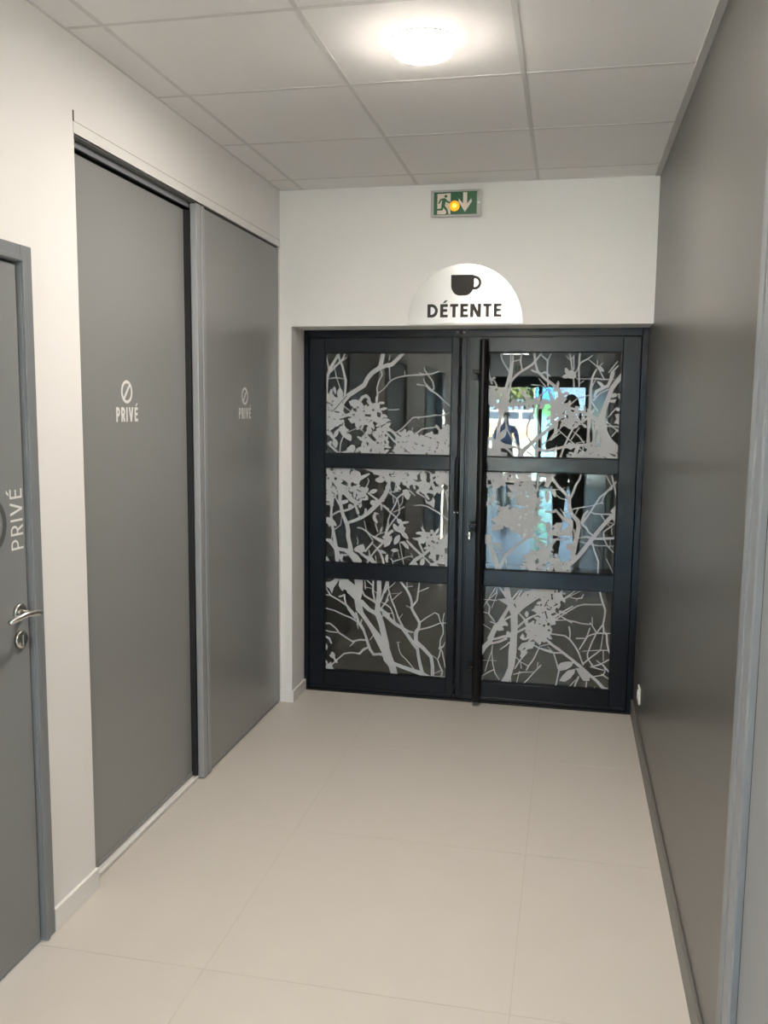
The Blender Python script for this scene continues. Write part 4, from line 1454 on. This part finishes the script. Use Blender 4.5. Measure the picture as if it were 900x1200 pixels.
# ---- exit sign box
def exit_sign(xc, y, zc, s, label):
    """s=-1 faces -y, s=+1 faces +y"""
    r = tag(empty('exit_sign', (xc, y, zc - .064)), label, 'exit sign')
    f = lambda a, b: (min(y + s * a, y + s * b), max(y + s * a, y + s * b))
    box('case', (xc - .124, xc + .124, *f(.0005, .030), zc - .062, zc + .062), M['sign_case'], r, .006)
    for a, b, c, d in ((-.126, -.118, -.064, .064), (.112, .126, -.064, .064), (-.118, .112, .055, .064), (-.118, .112, -.064, -.055)):
        box('case_rim', (xc + a, xc + b, *f(.026, .034), zc + c, zc + d), M['sign_case'], r, .002)
    box('green_panel', (xc - .110, xc + .104, *f(.030, .032), zc - .054, zc + .054), M['sign_green'], r)
    t3 = lambda u, v: (xc - u * s if s > 0 else xc + u, y + s * .0326, zc + v)
    t4 = lambda u, v: (xc - u * s if s > 0 else xc + u, y + s * .0330, zc + v)
    flat_obj('white_doorway', [('P', [(-.092, -.052), (-.026, -.052), (-.026, .048), (-.092, .046)])], (-.1, -.02, -.054, .054), .002, t3, M['sign_white'], r)
    man = [arc(-.050, .034, .0035, .0035, 0, 360, .0075, 12),
           ('S', [(-.058, .016, .020), (-.064, -.014, .016)]), ('S', [(-.063, .020, .009), (-.074, .019, .008), (-.084, .002, .007)]),
           ('S', [(-.052, .018, .009), (-.040, .006, .008), (-.028, .004, .006)]),
           ('S', [(-.066, -.012, .012), (-.068, -.028, .010), (-.098, -.030, .008)]),
           ('S', [(-.060, -.014, .012), (-.046, -.030, .010), (-.040, -.048, .009), (-.048, -.051, .006)])]
    flat_obj('running_man', man, (-.108, -.022, -.054, .054), .001, t4, M['sign_green'], r)
    ar = [('P', [(.036, .050), (.056, .050), (.056, -.005), (.076, .020), (.080, .006), (.046, -.044), (.014, .006), (.014, .022), (.036, -.004)])]
    flat_obj('arrow', ar, (0, .1, -.054, .054), .001, t3, M['sign_white'], r)
    lathe('status_lamp', [(0, -.004), (.007, -.003), (.009, 0), (.007, .003), (0, .004)], (xc - .006 if s < 0 else xc + .006, y + s * .040, zc - .014), (0, 1, 0), M['led'], r, 16)
    lathe('lamp_halo', [(0, 0), (.026, 0), (.023, .0022), (0, .003)], (xc - .006 if s < 0 else xc + .006, y + s * .0336, zc - .014), (0, s, 0), M['led_halo'], r, 24)  # glowing disc painting the lamp's halo over the panel
    box('latch', (xc + .108, xc + .122, *f(.033, .037), zc - .006, zc + .004), M['white_plastic'], r, .001)
    return r
exit_sign(.925, D, 2.632, -1, 'green running-man exit sign box with amber lamp under the ceiling')
exit_sign(.46, YB, 2.46, 1, 'small exit sign box over the glazed entrance, seen mirrored in glass')

# ---- round ceiling lamps
def ceiling_lamp(x, y, label):
    r = tag(empty('ceiling_light', (x, y, H - .048)), label, 'ceiling light', 'round corridor ceiling lights')
    lathe('rim', [(.098, 0), (.1015, -.001), (.1015, -.005), (.098, -.006), (.098, 0)], (x, y, H - .0035), (0, 0, 1), M['white_plastic'], r)
    lathe('diffuser', [(0, -.044), (.066, -.043), (.084, -.039), (.090, -.034)], (x, y, H - .0035), (0, 0, 1), M['lamp'], r)
    lathe('side_band', [(.0903, -.0342), (.0955, -.026), (.0975, -.014), (.0975, -.002), (.05, -.002)], (x, y, H - .0035), (0, 0, 1), M['lamp_side'], r)
    return r
for k, yy in enumerate((2.785, .360, -2.04, -4.44, -6.84)):
    ceiling_lamp(1.038, yy, 'bright round white lamp on the tiled ceiling' if k == 0 else 'round white lamp on the ceiling, %s behind the viewer' % ('', 'first', 'second', 'third', 'fourth')[k])
lp = tag(empty('ceiling_panel_light', (.40, -8.75, H - .012)), 'flat square light panel near the entrance, mirrored in glass', 'ceiling light')
box('panel_frame', (.13, .67, -9.02, -8.48, H - .012, H - .0036), M['white_plastic'], lp, .002)
box('panel_diffuser', (.145, .655, -9.005, -8.495, H - .014, H - .0115), M['panel_lamp'], lp)

# ---- white socket low on the dark wall
so = tag(empty('wall_socket', (W, 4.335, .202)), 'small white power socket low on the dark wall', 'socket')
box('cover_plate', (W - .009, W - .0003, 4.297, 4.377, .202, .282), M['white_plastic'], so, .003)
lathe('socket_ring', [(.026, 0), (.024, .004), (.019, .002), (.018, -.002), (0, -.002)], (W - .009, 4.337, .242), (-1, 0, 0), M['white_plastic'], so, 28)

# ================================================================== BACK OF THE CORRIDOR (seen mirrored in the glass)
en = tag(empty('door_8', (.948, YB - .08, 0)), 'dark framed glazed entrance at the far back, mirrored in the glass', kind='structure')
for b in ((-.45, -.405, 0, 2.30), (W - .075, W - .03, 0, 2.30), (.855, .935, 0, 2.07)):
    box('mullion', (b[0], b[1], YB - .13, YB - .05, b[2], b[3]), M['anthracite'], en, .003)
box('header_panel', (-.405, W - .075, YB - .13, YB - .05, 2.07, 2.30), M['anthracite'], en, .003)
for a, b in ((-.405, .855), (.935, W - .075)):
    box('bottom_rail', (a, b, YB - .12, YB - .06, 0.0, .09), M['anthracite'], en, .003)
    box('glass_pane', (a, b, YB - .093, YB - .087, .09, 2.07), M['glass'], en)
wn = tag(empty('window_1', (0, -1.005, 0)), 'tall glazed side light in the white wall behind the viewer', kind='structure')
for b in ((-1.33, -1.29, 0, 2.05), (-.72, -.68, 0, 2.05), (-1.29, -.72, 0, .06), (-1.29, -.72, 1.99, 2.05)):
    box('window_frame', (-.09, -.04, b[0], b[1], b[2], b[3]), M['anthracite'], wn, .002)
box('glass_pane', (-.068, -.062, -1.29, -.72, .06, 1.99), M['glass'], wn)

# ---- outdoors beyond the entrance
M['paving'] = mat('pale_paving', (0.55, 0.52, 0.47), 0.8, var=.06, vscale=1.5)
M['beige_wall'] = mat('beige_render', (0.55, 0.36, 0.22), 0.8, var=.06)
M['hedge'] = mat('leaf_green', (0.075, 0.10, 0.025), 0.7, var=.3, vscale=4)
M['bark'] = mat('bark', (0.12, 0.09, 0.06), 0.9, var=.2)
M['van_white'] = mat('white_car_paint', (0.75, 0.75, 0.76), 0.3, var=.01)
M['van_glass'] = mat('dark_car_glass', (0.05, 0.07, 0.10), 0.1, var=.01)
M['blue'] = mat('blue_fabric', (0.02, 0.20, 0.55), 0.7, var=.05)
M['green'] = mat('green_fabric', (0.05, 0.38, 0.08), 0.7, var=.05)
M['pale_blue'] = mat('pale_blue_fabric', (0.25, 0.50, 0.62), 0.7, var=.05)
gd = box('ground', (-30, 34, -75, YB - .2, -.5, -.20), M['paving'])
tag(gd, 'sunlit pale paving outside the entrance', kind='structure')
gd2 = box('ground_side', (-12, -.9, YB - .2, 12, -.5, -.20), M['paving'])
tag(gd2, 'paving outside the side light', kind='structure')
tag(box('garden_wall', (-14, 12, -46.3, -46, -.2, .60), M['beige_wall'], None, .02), 'low beige garden wall far outside the entrance', 'wall')
def tree(name, x, y, h, r, label, n=320, seed=1, low=.35):
    rt = tag(empty(name, (x, y, -.2)), label, 'tree', 'trees outside the entrance')
    tube('trunk', [(x, y, -.2), (x + .05, y, h * .3), (x, y + .05, h * .6)], [r * .09, r * .07, r * .04], M['bark'], rt, 8)
    rr = random.Random(seed)
    bm = bmesh.new()
    for _ in range(n):
        th, u = rr.random() * 6.283, rr.random() * 2 - 1
        k = rr.random() ** .4
        c = Vector((x + r * k * math.cos(th) * math.sqrt(1 - u * u), y + r * k * math.sin(th) * math.sqrt(1 - u * u), h * (low + 1) / 2 + (h * (1 - low) / 2) * k * u))
        s = r * (.10 + .10 * rr.random())
        a, b = Vector((rr.random() - .5, rr.random() - .5, rr.random() - .5)).normalized(), Vector((rr.random() - .5, rr.random() - .5, rr.random() - .5)).normalized()
        b = (b - a * a.dot(b)).normalized()
        bm.faces.new([bm.verts.new(c + a * s), bm.verts.new(c + b * s * .6), bm.verts.new(c - a * s), bm.verts.new(c - b * s * .6)])
    o = from_bm('crown', bm, M['hedge'], rt)
    o['kind'] = 'stuff'
tree('tree', -4.6, -50, 5.2, 2.2, 'leafy green tree outside, behind the walking person', seed=2)
tree('tree', -1.6, -53, 4.6, 1.7, 'smaller leafy tree outside, beside the entrance mullion', seed=5)
tree('shrub_tree', -2.6, -1.9, 3.0, 1.1, 'leafy shrub outside the tall side light', seed=9, low=.1)
# parked white van
vn = tag(empty('van', (-1.6, -49, -.2)), 'white parked van behind the garden wall', 'van')
prism('body', [(-4.2, .15), (.9, .15), (.9, .85), (.55, .95), (.1, 1.55), (-4.2, 1.55)], 1, -49.9, -48.1, M['van_white'], vn)
for a, b in ((-3.9, -2.9), (-2.7, -1.7), (-1.5, -.1)):
    box('window', (a, b, -48.1, -48.08, .95, 1.40), M['van_glass'], vn, .01)
for x in (-3.3, .0):
    lathe('wheel', [(0, -.1), (.34, -.1), (.34, .1), (0, .1)], (x, -48.2, .14), (0, 1, 0), M['black'], vn, 20)
# printed banner stand
bs = tag(empty('banner_stand', (.89, -13.2, -.2)), 'blue and green banner stand outside the entrance', 'banner')
box('base', (.60, 1.18, -13.35, -13.05, -.2, -.13), M['alu_grey'], bs, .01)
for nm, z0, z1, m in (('blue_field', 1.80, 2.35, 'blue'), ('green_field', 1.45, 1.80, 'green'), ('pale_field', -.13, 1.45, 'pale_blue')):
    box(nm, (.66, 1.12, -13.215, -13.2, z0, z1), M[m], bs)
for x in (.63, 1.15):
    tube('pole', [(x, -13.21, -.13), (x, -13.21, 2.4)], .015, M['alu_grey'], bs, 10)

# ================================================================== PEOPLE (mirrored in the glass)
def person(name, root, yaw, J, E, label, mats, zones, hair, extra=()):
    """J: joints {key:(x,y,z,rx,ry)} facing +y in local space, E: bones; one continuous skinned surface"""
    keys = list(J)
    me = bpy.data.meshes.new(name + '_rig')
    me.from_pydata([J[k][:3] for k in keys], [(keys.index(a), keys.index(b)) for a, b in E], [])
    tmp = bpy.data.objects.new(name + '_rig', me)
    COL.objects.link(tmp)
    sk = tmp.modifiers.new('skin', 'SKIN')
    sk.use_smooth_shade = True
    sk.branch_smoothing = 0.6
    if not me.skin_vertices:
        bpy.context.view_layer.update()
    for i, k in enumerate(keys):
        sv = me.skin_vertices[0].data[i]
        sv.radius = (J[k][3], J[k][4])
        sv.use_root = (k == 'pelvis')
    ss = tmp.modifiers.new('sub', 'SUBSURF')
    ss.levels = ss.render_levels = 2
    dg = bpy.context.evaluated_depsgraph_get()
    body = bpy.data.meshes.new_from_object(tmp.evaluated_get(dg))
    bpy.data.objects.remove(tmp)
    body.name = name
    for m in mats:
        body.materials.append(m)
    for f in body.polygons:
        f.use_smooth = True
        f.material_index = zones(f.center)
    o = bpy.data.objects.new(name, body)
    COL.objects.link(o)
    o.location = root
    o.rotation_euler = (0, 0, yaw)
    tag(o, label, 'person')
    # hair: cap over the crown and back of the head
    bm = bmesh.new()
    bmesh.ops.create_uvsphere(bm, u_segments=20, v_segments=14, radius=1)
    hx, hy, hz = J['head'][:3]
    for v in list(bm.verts):
        if v.co.z < -.35 or (v.co.y > .35 and v.co.z < .38):
            bm.verts.remove(v)
    for v in bm.verts:
        v.co = Vector((hx + v.co.x * .084, hy - .012 + v.co.y * .103, hz + .018 + v.co.z * .108))
    m2 = bpy.data.meshes.new('hair')
    bm.to_mesh(m2); bm.free()
    for f in m2.polygons: f.use_smooth = True
    m2.materials.append(hair)
    h = bpy.data.objects.new('hair', m2)
    COL.objects.link(h)
    h.parent = o
    for sx_ in (-1, 1):
        bm = bmesh.new()
        bmesh.ops.create_uvsphere(bm, u_segments=10, v_segments=8, radius=1)
        for v in bm.verts:
            v.co = Vector((hx + sx_ * .030 + v.co.x * .011, hy + .082 + v.co.y * .006, hz + .012 + v.co.z * .006))
        m3 = bpy.data.meshes.new('eye'); bm.to_mesh(m3); bm.free()
        m3.materials.append(M['black'])
        e = bpy.data.objects.new('eye', m3); COL.objects.link(e); e.parent = o
        bm = bmesh.new()
        bmesh.ops.create_uvsphere(bm, u_segments=10, v_segments=8, radius=1)
        for v in bm.verts:
            v.co = Vector((hx + sx_ * .080 + v.co.x * .010, hy - .005 + v.co.y * .020, hz + v.co.z * .030))
        m4 = bpy.data.meshes.new('ear'); bm.to_mesh(m4); bm.free()
        for f in m4.polygons: f.use_smooth = True
        m4.materials.append(mats[0])
        e = bpy.data.objects.new('ear', m4); COL.objects.link(e); e.parent = o
    return o

M['skin'] = mat('skin', (0.42, 0.25, 0.18), 0.5, var=.05)
M['hair'] = mat('dark_hair', (0.018, 0.014, 0.011), 0.6, var=.1)
M['black_cloth'] = mat('black_cloth', (0.012, 0.012, 0.013), 0.85, var=.1, vscale=20)
M['dark_denim'] = mat('dark_trousers', (0.018, 0.019, 0.022), 0.85, var=.1, vscale=30)
M['blue_cloth'] = mat('blue_shirt_cloth', (0.13, 0.20, 0.36), 0.8, var=.08, vscale=20)

def fingers(J, E, side, wrist, palm, tip_dir, spread, curl, pre):
    """palm joint plus five fingers of unequal length"""
    wv, pv = Vector(wrist), Vector(palm)
    J[pre + 'palm'] = (*pv, .026, .016)
    E.append((pre + 'wrist', pre + 'palm'))
    td, sp, cu = Vector(tip_dir).normalized(), Vector(spread).normalized(), Vector(curl).normalized()
    for k, (off, l) in enumerate(((-.030, .070), (-.010, .080), (.010, .075), (.028, .058))):
        b = pv + sp * off + td * .030
        c = b + (td * .8 + cu * .35).normalized() * l * .5
        d = c + (td * .4 + cu * .9).normalized() * l * .5
        for n, q, r in (('a', b, .0095), ('b', c, .0088), ('c', d, .0075)):
            J['%sf%d%s' % (pre, k, n)] = (*q, r, r)
        E += [(pre + 'palm', '%sf%da' % (pre, k)), ('%sf%da' % (pre, k), '%sf%db' % (pre, k)), ('%sf%db' % (pre, k), '%sf%dc' % (pre, k))]
    b = pv - sp * .030 - td * .012
    c = b - sp * .028 + td * .018
    d = c + td * .026 + cu * .010
    for n, q, r in (('a', b, .011), ('b', c, .010), ('c', d, .0085)):
        J[pre + 't' + n] = (*q, r, r)
    E += [(pre + 'palm', pre + 'ta'), (pre + 'ta', pre + 'tb'), (pre + 'tb', pre + 'tc')]

def skeleton(elbows, wrists, palms, dirs, spreads, curls, stride=0.0):
    J = {'pelvis': (0, 0, .98, .150, .105), 'waist': (0, 0, 1.13, .155, .110), 'chest': (0, 0, 1.32, .180, .122),
         'collar': (0, -.01, 1.455, .090, .070), 'neck': (0, .0, 1.53, .055, .055), 'jaw': (0, .022, 1.585, .060, .070),
         'head': (0, .012, 1.66, .078, .094), 'crown': (0, .0, 1.735, .050, .060), 'nose': (0, .108, 1.645, .012, .016)}
    E = [('pelvis', 'waist'), ('waist', 'chest'), ('chest', 'collar'), ('collar', 'neck'), ('neck', 'jaw'), ('jaw', 'head'), ('head', 'crown'), ('head', 'nose')]
    for i, (s, p) in enumerate(((-1, 'l'), (1, 'r'))):
        st = stride * s
        J[p + 'shoulder'] = (s * .175, -.005, 1.425, .072, .066)
        J[p + 'elbow'] = (*elbows[i], .056, .054)
        J[p + 'wrist'] = (*wrists[i], .030, .026)
        J[p + 'hip'] = (s * .092, 0, .90, .098, .100)
        J[p + 'knee'] = (s * .105, .020 + st * .5, .50, .064, .066)
        J[p + 'ankle'] = (s * .110, -.02 + st, .095, .043, .046)
        J[p + 'heel'] = (s * .110, -.035 + st, .045, .038, .036)
        J[p + 'ball'] = (s * .125, .090 + st, .036, .042, .032)
        J[p + 'toe'] = (s * .128, .165 + st, .030, .036, .026)
        E += [('chest', p + 'shoulder'), (p + 'shoulder', p + 'elbow'), (p + 'elbow', p + 'wrist'), ('pelvis', p + 'hip'), (p + 'hip', p + 'knee'),
              (p + 'knee', p + 'ankle'), (p + 'ankle', p + 'heel'), (p + 'ankle', p + 'ball'), (p + 'ball', p + 'toe')]
        fingers(J, E, s, wrists[i], palms[i], dirs[i], spreads[i], curls[i], p)
    return J, E

# photographer: stands behind the phone, both hands raised to it
px, py = 1.525, -.42
phz = 1.590
J, E = skeleton([(-.215, .11, 1.17), (.215, .11, 1.17)], [(-.100, .335, 1.505), (.110, .335, 1.505)],
                [(-.082, .372, 1.555), (.094, .372, 1.555)], [(.15, .10, 1), (-.15, .10, 1)], [(0, 1, 0), (0, 1, 0)], [(1, 0, .1), (-1, 0, .1)])
def zone_a(c):
    if c.z > 1.535 and c.y < .2: return 0
    if c.y > .30: return 0
    if c.z < .08: return 3
    if c.z < .97: return 2
    return 1
person('person', (px, py, .001), 0.0, J, E, 'person in black holding up a phone, dark shape mirrored in the glass',
       [M['skin'], M['black_cloth'], M['dark_denim'], M['black']], zone_a, M['hair'])
ph = tag(empty('phone', (CAM.x, -.016, phz - .075)), 'dark phone held up by the person in black', 'phone')
box('body', (1.494, 1.538 + .030, -.023, -.014, phz - .085, phz + .050), M['bar_black'], ph, .003)
box('screen', (1.498, 1.564, -.0236, -.0231, phz - .080, phz + .045), M['van_glass'], ph)
lathe('lens', [(0, 0), (.006, 0), (.006, .0015), (0, .0015)], (CAM.x, -.014, CAM.z), (0, 1, 0), M['steel_dark'], ph, 16)

# walker outside in a blue shirt, seen from the front in the mirror, arms hanging
J, E = skeleton([(-.255, -.03, 1.16), (.255, -.02, 1.16)], [(-.30, .05, .93), (.29, .02, .92)],
                [(-.305, .075, .865), (.295, .045, .855)], [(0, .2, -1), (0, .2, -1)], [(0, 1, .1), (0, 1, .1)], [(1, .2, 0), (-1, .2, 0)], stride=.16)
def zone_b(c):
    if c.z > 1.52: return 0
    if abs(c.x) > .22 and c.z < .95: return 0
    if c.z < .08: return 3
    if c.z < 1.02: return 2
    return 1
person('person', (.13, -10.3, -.199), math.pi, J, E, 'person in blue shirt and dark trousers walking outside, mirrored in the glass',
       [M['skin'], M['blue_cloth'], M['dark_denim'], M['black']], zone_b, M['hair'])
